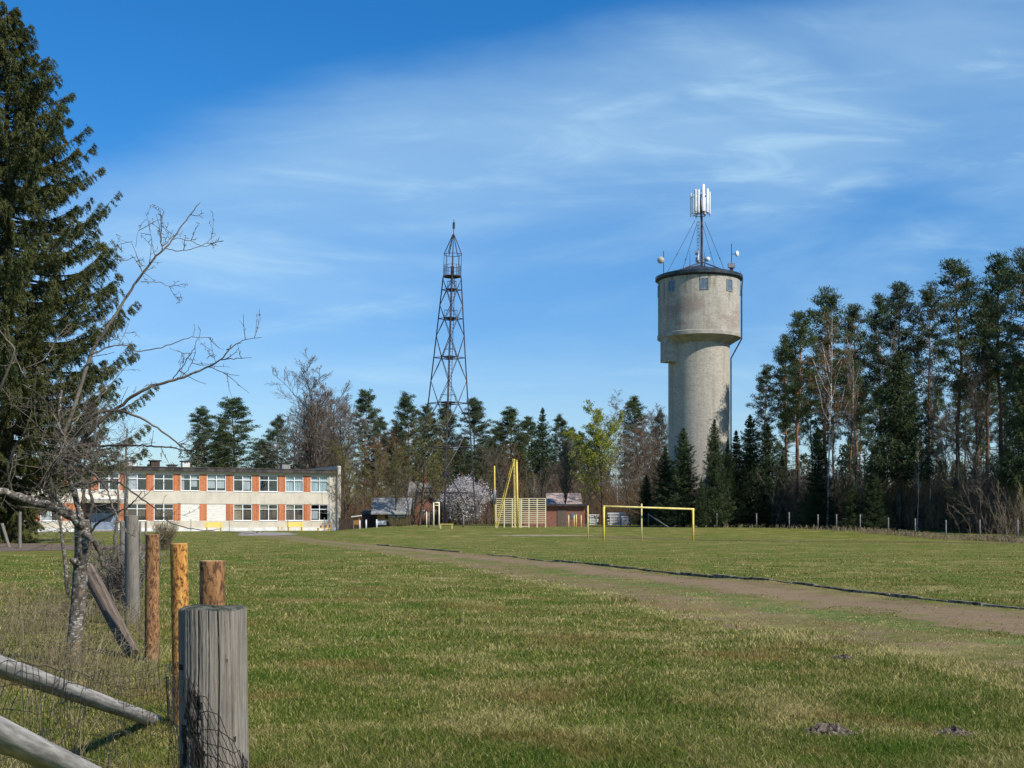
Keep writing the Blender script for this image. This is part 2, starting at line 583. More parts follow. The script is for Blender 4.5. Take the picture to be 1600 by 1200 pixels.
def wood(name, a, b, c, grain=14, patch=2.0, lo=.5, hi=.6, bump=.6, stretch=.06, pst=.35):
    t = NT(name)
    n = t.noise(t.coord('Object', (1, 1, stretch)), grain * 3, 6, .65)
    p = t.noise(t.coord('Object', (1, 1, pst)), patch * 6, 6, .7, .6)
    col = t.mix(t.ramp(n, .35, .68), a, b)
    col = t.mix(t.ramp(p, lo, hi), col, c)
    return t.bsdf(col, .85, .2, 0, n, bump, .004)
M['old_wood'] = wood('weathered_wood', (.140, .120, .098), (.250, .222, .185), (.105, .090, .076), 60, 1.0, .50, .80, .5, .03)
M['pale_wood'] = wood('pale_weathered_wood', (.20, .18, .155), (.42, .385, .34), (.12, .10, .082), 16, 1.2, .56, .72)
M['orange_wood'] = wood('peeled_orange_wood', (.46, .19, .042), (.64, .33, .085), (.10, .042, .018), 14, 8.5, .46, .60, .5, .10, .42)
M['tan_wood'] = wood('peeled_tan_wood', (.24, .115, .046), (.40, .21, .092), (.080, .040, .022), 14, 8.5, .44, .60, .5, .10, .38)
M['brown_wood'] = wood('bark_stripped_log', (.075, .055, .043), (.20, .155, .12), (.24, .095, .030), 12, 1.3, .62, .70, .7)
M['moss'] = simple('mossy_end_grain', (.045, .052, .036), (.13, .13, .11), 30, .95, .1, bump=.6, bdist=.004)
M['endgrain'] = simple('end_grain', (.42, .27, .12), (.60, .42, .22), 30, .9, .1)
M['wire'] = simple('rusty_wire', (.018, .015, .014), (.055, .042, .034), 20, .6, .4, .5)
M['char'] = simple('charred_wood', (.030, .026, .022), (.21, .185, .15), 30, .9, .15, bump=1.0, bdist=.01, lo=.45, hi=.7)

def brick(name, ca, cb, mortar, bw=.25, bh=.075, uv='UV', stain=None, rough=.9, sp=1.0):
    t = NT(name)
    v = t.coord(uv)
    b = t.N('ShaderNodeTexBrick')
    b.inputs['Color1'].default_value = (*ca, 1)
    b.inputs['Color2'].default_value = (*cb, 1)
    b.inputs['Mortar'].default_value = (*mortar, 1)
    b.inputs['Scale'].default_value = sp
    b.inputs['Mortar Size'].default_value = .012
    b.inputs['Brick Width'].default_value = bw
    b.inputs['Row Height'].default_value = bh
    b.inputs['Bias'].default_value = -.1
    t.L(v, b.inputs['Vector'])
    n = t.noise(v, .6, 5, .6)
    n2 = t.noise(v, 5.0, 4, .65)
    col = t.mix(t.math('MULTIPLY', t.ramp(n, .45, .7), .35), b.outputs[0], tuple(x * .55 for x in ca))
    col = t.mix(t.math('MULTIPLY', t.ramp(n2, .50, .66), .65), col, tuple(x * .58 for x in cb))
    if stain:
        col = stain(t, v, col)
    return t.bsdf(col, rough, .15, 0, t.math('ADD', b.outputs['Fac'], n2), -.25, .02)
def tower_stain(t, v, col):
    # damp streaks running down from the eaves, reddish repaired patch, bands of smoother courses
    sx = t.noise(t.coord('UV', (1.0, .10, 1)), 1.6, 4, .6)
    sp = t.N('ShaderNodeSeparateXYZ')
    t.L(v, sp.inputs[0])
    top = t.ramp(sp.outputs[1], 20.0, 24.0)
    col = t.mix(t.math('MULTIPLY', t.math('MULTIPLY', t.ramp(sx, .52, .62), top), .75), col, (.14, .13, .06))
    low = t.noise(t.coord('UV', (1.3, .06, 1), loc=(4, 2, 0)), 1.2, 5, .65)
    col = t.mix(t.math('MULTIPLY', t.ramp(low, .50, .68), .45), col, (.22, .195, .155))
    red = t.noise(t.coord('UV', (1, 1.4, 1), loc=(2.2, 5, 0)), .33, 4, .7)
    band = t.math('MULTIPLY', t.ramp(sp.outputs[1], 18.2, 19.2), t.ramp(sp.outputs[1], 23, 22))
    col = t.mix(t.math('MULTIPLY', t.math('MULTIPLY', t.ramp(red, .46, .62), band), .5), col, (.24, .16, .135))
    return col
M['tower_brick'] = brick('silicate_brick', (.52, .475, .395), (.40, .36, .295), (.30, .27, .225), .27, .10, 'UV', tower_stain)
M['tower_plain'] = simple('grey_plaster', (.30, .27, .225), (.42, .385, .32), 1.5, .9, .15)
M['orange_brick'] = brick('orange_brick', (.56, .20, .085), (.42, .125, .052), (.52, .34, .24), .25, .075, 'Object')
M['red_brick'] = brick('red_brick', (.40, .085, .035), (.31, .062, .028), (.26, .12, .085), .25, .075, 'Object')
M['pale_brick'] = simple('pale_blockwork', (.56, .53, .46), (.74, .71, .64), 2.2, .9, .15, stretch=(.5, .5, 5), lo=.3, hi=.6)
def wall_cream():
    t = NT('cream_wall')
    v = t.coord('Object', (1, 1, 1))
    n = t.noise(v, .8, 5, .6)
    n2 = t.noise(t.coord('Object', (1, 1, .12)), 3.0, 4, .6)
    c = t.mix(t.ramp(n, .35, .7), (.62, .56, .455), (.54, .48, .385))
    c = t.mix(t.math('MULTIPLY', t.ramp(n2, .55, .72), .4), c, (.33, .29, .235))
    return t.bsdf(c, .9, .15)
M['cream'] = wall_cream()
M['plinth'] = simple('whitewashed_plinth', (.60, .58, .55), (.78, .76, .73), 1.2, .9, .15)
M['fascia'] = simple('dark_fascia', (.035, .032, .032), (.085, .075, .068), 1.5, .8, .2, stretch=(1, 1, .3))
M['white_frame'] = simple('white_frame', (.74, .74, .74), (.82, .82, .81), 3, .4, .4)
M['curtain'] = simple('white_curtain', (.55, .55, .55), (.80, .79, .77), 9, .9, .1, stretch=(1, 1, .04))
M['blind'] = simple('pale_blind', (.52, .62, .62), (.60, .68, .67), 2, .8, .2)
M['dark_room'] = simple('dim_room', (.016, .014, .014), (.040, .030, .028), .7, .9, .1)  # near-black colour puts the dimness of the rooms into the inner wall
M['brown_blind'] = simple('brown_curtain', (.10, .062, .052), (.17, .105, .085), 3, .9, .1, stretch=(1, 1, .1))
M['tan_blind'] = simple('tan_curtain', (.42, .31, .22), (.52, .40, .29), 2, .9, .1)
M['door_blue'] = simple('slate_blue_door', (.16, .20, .26), (.22, .26, .33), 2, .5, .4)
M['navy'] = simple('navy_panel', (.022, .032, .055), (.045, .055, .08), 2, .45, .4)
M['yellow'] = simple('yellow_paint', (.52, .36, .07), (.78, .58, .095), 9, .55, .35, lo=.30, hi=.50)
M['cream_paint'] = simple('cream_paint', (.70, .60, .36), (.80, .71, .48), 4, .5, .4)
M['yellow_old'] = simple('faded_yellow_paint', (.62, .48, .13), (.78, .66, .28), 4, .55, .3)
M['steel'] = simple('tower_steel', (.040, .032, .038), (.095, .075, .085), 2, .55, .4, .4)
M['grey_metal'] = simple('grey_metal', (.20, .20, .21), (.30, .30, .31), 3, .45, .4, .3)
M['white_plastic'] = simple('white_plastic', (.70, .71, .72), (.82, .82, .82), 2, .4, .4)
M['beige_plastic'] = simple('faded_beige_plastic', (.50, .40, .30), (.58, .48, .37), 2, .6, .3)
M['roof_metal'] = simple('dark_roof_sheet', (.022, .030, .034), (.050, .062, .066), 2, .45, .4, .3)
M['asbestos'] = simple('grey_fibre_roof', (.20, .195, .18), (.31, .30, .28), 2.5, .9, .15, stretch=(3, 1, 1))
M['roof_felt'] = simple('roof_felt', (.07, .062, .055), (.13, .115, .10), 2, .9, .15)
M['pink_roof'] = simple('faded_pink_roof', (.33, .25, .22), (.44, .35, .31), 1.5, .85, .15, stretch=(2, 1, 1))
M['brown_wall'] = simple('brown_boards', (.040, .028, .022), (.10, .068, .05), 4, .85, .15, stretch=(6, 6, .4))
M['ochre_wall'] = simple('ochre_boards', (.30, .14, .035), (.40, .20, .06), 4, .8, .15, stretch=(6, 6, .3))
M['whitewash'] = simple('whitewashed_wall', (.62, .61, .58), (.76, .75, .72), 2, .9, .15)
M['concrete'] = simple('post_concrete', (.13, .12, .11), (.23, .22, .20), 6, .9, .15, kind='World')
def glass():
    t = NT('window_glass')
    tr = t.N('ShaderNodeBsdfTransparent')
    tr.inputs[0].default_value = (.86, .89, .90, 1)
    gl = t.N('ShaderNodeBsdfGlossy')
    gl.inputs['Roughness'].default_value = .04
    gl.inputs['Color'].default_value = (.9, .95, 1, 1)
    ms = t.N('ShaderNodeMixShader')
    ms.inputs[0].default_value = .07
    t.L(tr.outputs[0], ms.inputs[1]); t.L(gl.outputs[0], ms.inputs[2]); t.L(ms.outputs[0], t.out.inputs[0])
    return t.m
M['glass'] = glass()
M['dull_glass'] = simple('dull_blue_glass', (.075, .105, .145), (.14, .17, .21), 2, .15, .5)

# ------------------------------------------------------------------ ground, track, paths
TY = np.array([-40, 4, 11.7, 16.25, 21.2, 26.7, 30, 42, 43.3, 57.8, 69, 84, 104, 130])
XO = np.array([34, 8.4, 4.9, 3.4, 2.35, 1.35, .6, -2.3, -2.6, -6.6, -10.2, -15.2, -22.0, -30])       # field side of the track
XI = np.array([52, 19., 13., 10.8, 8.75, 7.2, 6.2, 2.3, 1.8, -3.0, -7.0, -12.2, -18.6, -27])        # kerb side
def across(x, y):
    xo = np.interp(y, TY, XO); xi = np.interp(y, TY, XI)
    return (x - xo) / (xi - xo)

def build_ground():
    gxs = np.concatenate([-np.geomspace(4000, 45, 34), np.linspace(-44, 44, 260), np.geomspace(45, 4000, 34)])
    gys = np.concatenate([-np.geomspace(900, 8, 20), np.linspace(-7, 2, 14), np.geomspace(2.2, 150, 330), np.geomspace(155, 6000, 40)])
    X, Y = np.meshgrid(gxs, gys)
    Z = ground_h(X, Y)
    V = np.stack([X, Y, Z], -1).reshape(-1, 3)
    nx, ny = len(gxs), len(gys)
    i, j = np.meshgrid(np.arange(nx - 1), np.arange(ny - 1))
    b = (j * nx + i).ravel()
    mb = MB()
    mb.add(V, np.stack([b, b + 1, b + nx + 1, b + nx], -1))
    return tag(mb.build('ground', M['ground'], sm=True), kind='structure')
build_ground()

def strip(name, ys, xl, xr, mat, lift, nu=24, attr=None, zfun=None):
    ys = np.asarray(ys, float)
    U = np.linspace(0, 1, nu)
    X = xl(ys)[:, None] * (1 - U) + xr(ys)[:, None] * U
    Y = np.repeat(ys[:, None], nu, 1)
    Z = ground_h(X, Y) + lift * smooth(0, .08, U)[None, :] - .012 * (1 - smooth(0, .08, U))[None, :]
    nx, ny = nu, len(ys)
    i, j = np.meshgrid(np.arange(nx - 1), np.arange(ny - 1))
    b = (j * nx + i).ravel()
    mb = MB()
    mb.add(np.stack([X, Y, Z], -1).reshape(-1, 3), np.stack([b, b + 1, b + nx + 1, b + nx], -1))
    o = mb.build(name, mat, sm=True)
    if attr:
        a = o.data.attributes.new(attr, 'FLOAT', 'POINT')
        a.data.foreach_set('value', np.repeat(U[None, :], ny, 0).ravel().astype(np.float32))
    return tag(o, kind='structure')
tys = np.concatenate([np.linspace(-20, 4, 20), np.geomspace(4.2, 116, 260)])
strip('dirt_track', tys, lambda y: np.interp(y, TY, XO) + .35 * (vnoise(y * .8, y * 0, 3) - .5), lambda y: np.interp(y, TY, XI) + .02, M['track'], .012, 40, 'across')
rx = np.linspace(-60, -18.6, 120)
def road_side():
    # earth road crossing behind the garden at the left
    mb = MB()
    nu = 10
    U = np.linspace(0, 1, nu)
    y0 = 53 + 9 * smooth(-30, -17, rx) + 1.2 * (vnoise(rx * .5, rx * 0, 8) - .5)
    y1 = 73 - 6 * smooth(-30, -17, rx) + 1.5 * (vnoise(rx * .4, rx * 0, 9) - .5)
    X = np.repeat(rx[:, None], nu, 1)
    Y = y0[:, None] * (1 - U) + y1[:, None] * U
    Z = ground_h(X, Y) + .012
    n = len(rx)
    i, j = np.meshgrid(np.arange(nu - 1), np.arange(n - 1))
    b = (j * nu + i).ravel()
    mb.add(np.stack([X, Y, Z], -1).reshape(-1, 3), np.stack([b, b + nu, b + nu + 1, b + 1], -1))
    return tag(mb.build('earth_road', M['earth_road'], sm=True), kind='structure')
road_side()
def patch(name, pts, mat, lift, jag=.25, seed=1):
    """flat worn patch with a ragged outline (pts: world x, y)"""
    P = np.array(pts, float)
    n = len(P)
    out = []
    for i in range(n):
        a, b = P[i], P[(i + 1) % n]
        m = max(2, int(np.linalg.norm(b - a) / .8))
        for k in range(m):
            out.append(a + (b - a) * k / m)
    out = np.array(out)
    r = np.random.RandomState(seed)
    out += r.uniform(-jag, jag, out.shape)
    c = out.mean(0)
    rings = [c + (out - c) * s for s in (1, .75, .5, .25)]
    V = np.concatenate(rings + [c[None]])
    m = len(out)
    Q = [(k * m + i, k * m + (i + 1) % m, (k + 1) * m + (i + 1) % m, (k + 1) * m + i) for k in range(3) for i in range(m)]
    T = [(3 * m + i, 3 * m + (i + 1) % m, 4 * m) for i in range(m)]
    Z = ground_h(V[:, 0], V[:, 1]) + lift
    mb = MB()
    mb.add(np.column_stack([V, Z]), Q, T)
    return tag(mb.build(name, mat, sm=True), kind='structure')
patch('sand_pit', [(gx(752, 97), 96.6), (gx(830, 94.6), 94.8), (gx(928, 95), 95.2), (gx(924, 96.6), 96.7), (gx(840, 97.4), 97.5)], M['sand'], .014, .18, 4)
patch('asphalt_apron', [(gx(338, 118), 128), (gx(380, 108), 106), (gx(470, 112), 110), (gx(452, 125), 126), (gx(400, 141), 139), (gx(352, 140), 138.5)], M['apron'], .020, .3, 6)

M['worn'] = simple('worn_turf', (.125, .115, .042), (.215, .165, .082), 1.1, .95, .1, kind='World')
patch('far_track', [(gx(925, 95), 94.6), (gx(1060, 87.5), 87.6), (gx(1200, 83), 83), (gx(1400, 79), 79), (gx(1660, 73), 73), (gx(1660, 75.5), 75.6), (gx(1400, 81), 81.2), (gx(1200, 85.4), 85.6), (gx(1060, 89.6), 89.7), (gx(930, 96.4), 96.4)], M['worn'], .013, .35, 9)
def build_kerb():
    # old kerb stones along the inner side of the track, each a little out of line
    r = np.random.RandomState(3)
    y = 9.0
    proto = None
    root = empty('track_kerb', (0, 0, 0), 0, 'long dark mossy kerb edging the dirt track across the field', 'kerb')
    mb = MB()
    while y < 70:
        x = float(np.interp(y, TY, XI)); y2 = y + .95
        x2 = float(np.interp(y2, TY, XI))
        d = Vector((x2 - x, y2 - y, 0))
        ln = d.length
        ang = math.atan2(d.y, d.x) + r.uniform(-.02, .02)
        top = .060 + r.uniform(-.025, .02)
        if not (52.5 < y < 55) and r.rand() > .05:
            Mx = Matrix.Translation((x + r.uniform(-.02, .02), y, gh(x, y))) @ Matrix.Rotation(ang, 4, 'Z') @ Matrix.Rotation(r.uniform(-.03, .03), 4, 'X')
            mb.box((.01, -.05, -.15), (ln - .015, .06, top), M=Mx)
        y = y2 if d.y > 0 else y + .9
    mb.build('kerb_stones', M['kerb'], root)
build_kerb()

# ------------------------------------------------------------------ grass
def build_grass():
    r = np.random.RandomState(11)
    n = 900000
    row = r.uniform(0, 1, n) ** 0.9 * 520 + 26
    d = F * EYE / row
    d = np.where(d < 5.6, r.uniform(5.2, 9, n), d)
    sparse = r.rand(n) < smooth(30, 70, d) * .6
    s = r.uniform(-.53, .60, n)
    x, y = s * d, d
    u = across(x, y)
    keep = ~sparse
    for hx, hy, hr in ((5.75 * 0 + gx(1295, 9.12), 9.12, .17), (gx(1490, 9.2), 9.2, .11), (gx(1318, 13.9), 13.9, .11)):
        keep &= (x - hx) ** 2 + (y - hy) ** 2 > hr ** 2
    nz = vnoise(x * 1.3, y * 1.3, 2) * .6 + vnoise(x * 4, y * 4, 5) * .4
    on = (u > -.02) & (u < 1.0)
    uu = u + (vnoise(x * .8, y * .8, 12) - .5) * .3
    dens = np.where((uu > .52) & (uu < .86), .05, np.where((uu > .22) & (uu < .34), .40, np.where(u < .08, 1.2, np.where(uu < .2, .75, .85))))
    keep &= ~(on & (r.rand(n) > dens * (nz * 1.5)))
    keep &= ~((u > 1.0) & (u < 1.0 + .1 / np.maximum(.1, np.interp(y, TY, XI) - np.interp(y, TY, XO))) )
    keep &= ~((y > 52) & (y < 74) & (x < -19))
    x, y, u, on, nz, d = x[keep], y[keep], u[keep], on[keep], nz[keep], d[keep]
    n = len(x)
    tuft = vnoise(x * .9, y * .9, 21)
    h = (.022 + .038 * r.rand(n) ** 1.5 + .10 * np.clip(tuft - .60, 0, 1) * 2 * r.rand(n)) * np.where(on, np.where(u < .12, .9, .5), 1.0)
    rough = (x < -1.5 - .42 * (y - 4)) & (y < 40)          # unmown beyond the posts
    h = np.where(rough, h * 1.7, h)
    # kerb-side field is mown shorter
    h = np.where(u > 1.0, h * .8, h)
    w = np.maximum(.0021, d * .00027) * r.uniform(.7, 1.4, n)
    th = r.uniform(0, 2 * math.pi, n)
    lean = h * r.uniform(.2, 1.1, n)
    dx, dy = np.cos(th), np.sin(th)
    z = ground_h(x, y) + np.where(on, .012, 0) - .004
    az = r.uniform(0, 2 * math.pi, n)
    sx, sy = np.cos(az) * w, np.sin(az) * w
    B = np.stack([x, y, z], -1)
    S = np.stack([sx, sy, np.zeros(n)], -1)
    mid = B + np.stack([dx * lean * .35, dy * lean * .35, h * .6], -1)
    tip = B + np.stack([dx * lean, dy * lean, h * .9], -1)
    V = np.stack([B - S, B + S, mid + S * .8, mid - S * .8, tip], 1).reshape(-1, 3)
    k = np.arange(n)[:, None] * 5
    mb = MB()
    mb.add(V, k + np.array([[0, 1, 2, 3]]), k + np.array([[3, 2, 4]]))
    o = mb.build('grass', M['blade'])
    tone = np.clip(r.normal(.50, .24, n) + (nz - .5) * .5, 0, 1)
    tone = np.where(on & (across(x, y) < .45), np.clip(tone + .22, 0, 1.05), tone)
    tone = np.where(r.rand(n) < .03, 1.0, tone)
    a = o.data.attributes.new('tone', 'FLOAT', 'POINT')
    a.data.foreach_set('value', np.repeat(tone, 5).astype(np.float32))
    tag(o, kind='stuff')
build_grass()

def stalks(name, pts, h0, h1, seed, w=.0022):
    """dry bent stalks: each three thin pieces"""
    r = np.random.RandomState(seed)
    P = np.asarray(pts, float)
    n = len(P)
    h = r.uniform(h0, h1, n)
    th = r.uniform(0, 2 * math.pi, n)
    bend = r.uniform(.1, .9, n) * h
    z = ground_h(P[:, 0], P[:, 1])
    b = np.column_stack([P[:, 0], P[:, 1], z - .01])
    dirv = np.column_stack([np.cos(th), np.sin(th), np.zeros(n)])
    up = np.array([[0, 0, 1.0]])
    q0, q1 = b, b + dirv * (bend * .15)[:, None] + up * (h * .5)[:, None]
    q2 = q1 + dirv * (bend * .4)[:, None] + up * (h * .32)[:, None]
    q3 = q2 + dirv * (bend * .6)[:, None] + up * (h * r.uniform(-.15, .2, n))[:, None]
    ww = np.maximum(w, P[:, 1] * .00022)
    mb = MB()
    mb.segs(q0, q1, ww, ww * .9); mb.segs(q1, q2, ww * .9, ww * .7); mb.segs(q2, q3, ww * .7, ww * .4)
    return mb.build(name, M['straw'])
def dry_patches():
    r = np.random.RandomState(23)
    pts = []
    # tangle of last year's grass round the apple tree and the rails
    for _ in range(3600):
        d = r.uniform(5.5, 24)
        px = r.uniform(-160, 262 - (d - 5) * 1.5)
        x = gx(px, d)
        if vnoise(x * 1.2, d * 1.2, 4) > r.uniform(.4, .85):
            pts.append((x, d))
    for _ in range(3400):
        d = r.uniform(10.5, 21)
        px = r.normal(120, 75)
        x = gx(px, d)
        if px < 235 and vnoise(x * 1.6, d * 1.1, 14) > r.uniform(.35, .9):
            pts.append((x, d))
    o = stalks('dry_grass', pts, .12, .55, 3)
    tag(o, kind='stuff')
    pts = []
    FX = [(1013, 118), (1233, 108), (1344, 102), (1430, 95), (1531, 85), (1590, 79), (1680, 70)]
    for _ in range(2600):
        k = r.randint(0, len(FX) - 1); t = r.rand()
        px = FX[k][0] * (1 - t) + FX[k + 1][0] * t
        dd = FX[k][1] * (1 - t) + FX[k + 1][1] * t + r.normal(0, .9)
        if px < 1300 and r.rand() < .8: continue
        pts.append((gx(px, dd), dd))
    o = stalks('dry_fringe_grass', pts, .12, .5, 5, .003)
    tag(o, kind='stuff')
dry_patches()

# ------------------------------------------------------------------ trees
def norm(a):
    return a / (np.linalg.norm(a, axis=-1, keepdims=True) + 1e-12)
class Grow:
    """branch skeletons by recursion; segments are kept per level"""
    def __init__(s, seed):
        s.r = np.random.RandomState(seed)
        s.S = {}
        s.tips = []
    def seg(s, lv, a, b, ra, rb):
        s.S.setdefault(lv, []).append((a, b, ra, rb))
    def limb(s, p, d, ln, rad, lv, spec):
        """spec[lv] = (pieces, wander, upward pull, children, child length ratio, spread deg, first child at)"""
        n, wand, up, kids, ratio, spread, first = spec[lv]
        r = s.r
        d = norm(np.asarray(d, float)); p = np.asarray(p, float)
        pts = [p]; rr = [rad]
        dirs = [d]
        for i in range(n):
            d = norm(d + r.normal(0, wand, 3) + np.array([0, 0, up]))
            q = pts[-1] + d * ln / n
            rb = rad * (1 - .8 * (i + 1) / n)
            s.seg(lv, pts[-1], q, rr[-1], rb)
            pts.append(q); rr.append(rb); dirs.append(d)
        if lv + 1 in spec:
            for c in range(kids):
                t = first + (1 - first) * (c + r.rand()) / kids
                t = min(t, .98)
                k = min(int(t * n), n - 1); f = t * n - k
                q = pts[k] * (1 - f) + pts[k + 1] * f
                dd = dirs[k + 1]
                a = norm(np.cross(dd, r.normal(size=3)))
                sp = math.radians(spread * r.uniform(.7, 1.25))
                nd = dd * math.cos(sp) + a * math.sin(sp)
                s.limb(q, nd, ln * ratio * r.uniform(.6, 1.15) * (1.15 - .6 * t), max(rr[k] * .55, .004), lv + 1, spec)
        else:
            s.tips.append(pts[-1]); s.tips.append(pts[len(pts) // 2])
    def mesh(s, mb, levels, k=3, mi=0, minr=0):
        for lv in levels:
            L = s.S.get(lv)
            if not L: continue
            A = np.array([x[0] for x in L]); B = np.array([x[1] for x in L])
            mb.segs(A, B, np.maximum([x[2] for x in L], minr), np.maximum([x[3] for x in L], minr * .8), k, mi)

def trunk_path(H, seed, lean=.02, n=10):
    r = np.random.RandomState(seed)
    z = np.linspace(-.3, H, n)
    ox = np.cumsum(r.normal(0, lean, n)); oy = np.cumsum(r.normal(0, lean, n))
    ox -= ox[0]; oy -= oy[0]
    return np.column_stack([ox, oy, z])

def make_pine(seed, H=20.0, cb=.5, R=3.0, nclump=120, dens=75):
    r = np.random.RandomState(seed)
    tp = trunk_path(H, seed, .10, 12)
    tr = MB()
    rad = .19 * (1 - np.linspace(0, 1, 12)) ** .8 + .02
    tr.tube(tp, rad, 8)
    cr = MB(); br = MB()
    C, A, Ls = [], [], []
    P0, P1 = [], []
    def axis(z): return np.array([np.interp(z, tp[:, 2], tp[:, 0]), np.interp(z, tp[:, 2], tp[:, 1]), z])
    for i in range(nclump):
        t = ((i + r.rand()) / nclump) ** .85
        z = H * (cb + (1 - cb) * t)
        prof = (math.sin(math.pi * min(1, (1 - t) * .80 + .03)) ** .75) * (.36 + .72 * r.rand())
        ln = R * prof * (1.15 if r.rand() < .15 else 1)
        az = r.uniform(0, 2 * math.pi)
        dirv = np.array([math.cos(az), math.sin(az), 0])
        b = axis(z - .25 * ln)
        e = axis(z) + dirv * ln + np.array([0, 0, r.uniform(-.1, .5)])
        P0.append(b); P1.append(e)
        for f, rr_, k in ((1.0, .62, 1.0), (.72, .50, .6), (.45, .40, .3)):
            if ln * f < .25 and f < 1: continue
            c = b * (1 - f) + e * f + r.normal(0, .12, 3)
            m = int(dens * k * (.6 + .8 * r.rand()))
            off = r.normal(0, 1, (m, 3)) * np.array([.42, .42, .20]) * rr_ * 1.08
            C.append(c + off)
            a = norm(off * np.array([1, 1, .6]) + np.array([0, 0, .35]) + r.normal(0, .35, (m, 3)))
            A.append(a)
    for i in range(26):                                       # dead lower twigs
        z = H * r.uniform(.22, cb + .05)
        az = r.uniform(0, 2 * math.pi); ln = r.uniform(.5, 1.6)
        b = axis(z); P0.append(b); P1.append(b + np.array([math.cos(az) * ln, math.sin(az) * ln, r.uniform(-.3, .2)]))
    C = np.concatenate(C); A = np.concatenate(A)
    cr.blades(C, A, r.uniform(.12, .22, len(C)), r.uniform(.022, .045, len(C)), r)
    tr.segs(P0, P1, .035, .012, 4)
    return tr.mesh('pine_trunk', M['bark_pine'], True), cr.mesh('pine_crown', M['needle_pine'])

def make_spruce(seed, H=12.0, R=2.4, levels=34, per=9, nb=60, prof=None, bl=(.10, .17), bw=(.018, .034), needle='needle_spruce', hang=.35, droop=.25, tipup=.30, z0=.05, thick=.16, rmul=(.7, 1.15), minlev=.03):
    r = np.random.RandomState(seed)
    tp = trunk_path(H, seed, .015, 8)
    tr = MB()
    tr.tube(tp, (.013 * H) * (1 - np.linspace(0, 1, 8)) ** .9 + .012, 8)
    C, A = [], []
    P0, P1, R0 = [], [], []
    if prof is None:
        prof = lambda t: (1 - t) ** .85
    for i in range(levels):
        t = (i + r.uniform(0, .9)) / levels
        z = H * (z0 + (1 - z0) * t)
        n = max(3, int(per * (1 - .45 * t)))
        a0 = r.uniform(0, 6.28)
        for k in range(n):
            az = a0 + 6.283 * (k + r.uniform(-.35, .35)) / n
            ln = max(minlev * H * .25, R * prof(t) * r.uniform(*rmul))
            o = np.array([math.cos(az), math.sin(az), 0]); sd = np.array([-math.sin(az), math.cos(az), 0])
            rise = (.28 + .5 * t) * ln * .35
            m = max(12, int(nb * ln / R + 8))
            s = r.rand(m) ** .75
            zz = rise * s - droop * ln * s * (1 - t) + tipup * ln * s ** 3
            wdt = thick * ln * np.clip(1.25 - s, .15, 1) + .05
            lat = r.normal(0, 1, m) * wdt * .8
            hg = -np.abs(r.normal(0, 1, m)) * hang * (.25 + .35 * (1 - s)) * min(1.0, ln * .7)
            c = np.array([0, 0, z]) + o * (s * ln)[:, None] + sd * lat[:, None] + np.array([0, 0, 1.0]) * (zz + hg)[:, None]
            a = norm(o * r.uniform(.2, 1, (m, 1)) + sd * np.sign(lat)[:, None] * r.uniform(.1, .9, (m, 1)) + np.array([0, 0, 1.0]) * r.uniform(-hang * 2.4, .25, (m, 1)))
            C.append(c); A.append(a)
            ss = np.linspace(0, 1, 5)
            zc = rise * ss - droop * ln * ss * (1 - t) + tipup * ln * ss ** 3
            pts = np.array([0, 0, z]) + o * (ss * ln)[:, None] + np.array([0, 0, 1.0]) * zc[:, None]
            P0.append(pts[:-1]); P1.append(pts[1:]); R0.append(np.linspace(.012 * ln + .008, .006, 4))
    C = np.concatenate(C); A = np.concatenate(A)
    mt = MB()
    # leader shoot
    m = 70
    s = r.rand(m)
    C = np.vstack([C, np.column_stack([r.normal(0, .05, m), r.normal(0, .05, m), H * (1 - .07 * s)])])
    A = np.vstack([A, norm(np.column_stack([r.normal(0, .6, m), r.normal(0, .6, m), np.ones(m) * .9]))])
    cr = MB()
    cr.blades(C, A, r.uniform(*bl, len(C)), r.uniform(*bw, len(C)), r)
    tr.segs(np.concatenate(P0), np.concatenate(P1), np.concatenate(R0), np.concatenate(R0) * .7, 3)
    return tr.mesh('spruce_trunk', M['bark_dark'], True), cr.mesh('spruce_crown', M[needle])

def make_bare(seed, H=16.0, spread=34, limbs=13, twig='twig_brown', bark='bark_dark', buds=None, nbuds=0, bsize=(.05, .10), trad=.2, first=.28, fan=1.0, droop=.05, fine=6, leader=True, minr=.011):
    g = Grow(seed)
    r = g.r
    spec = {0: (9, .035, .05, limbs, .42 * fan, spread, first),
            1: (6, .11, .10, 9, .46, 38, .18),
            2: (4, .14, droop, fine, .50, 36, .15),
            3: (3, .16, droop * .6, 4, .55, 34, .1),
            4: (2, .2, 0, 0, 0, 0, 0)}
    g.limb((0, 0, -.2), (r.normal(0, .02), r.normal(0, .02), 1), H * .92, trad, 0, spec)
    tr = MB(); cr = MB()
    g.mesh(tr, [0], 8, minr=.02); g.mesh(tr, [1], 5, minr=.02)
    g.mesh(cr, [2], 4, minr=minr * 1.3); g.mesh(cr, [3], 3, minr=minr); g.mesh(cr, [4], 3, minr=minr * .75)
    mats = [M[twig]]
    if buds:
        tips = np.array(g.tips)
        idx = r.randint(0, len(tips), nbuds)
        c = tips[idx] + r.normal(0, .12, (nbuds, 3))
        cr.blades(c, norm(r.normal(size=(nbuds, 3))), r.uniform(*bsize, nbuds), r.uniform(bsize[0] * .5, bsize[1] * .6, nbuds), r, mi=1)
        mats.append(M[buds])
    return tr.mesh('tree_trunk', M[bark], True), cr.mesh('tree_crown', mats)

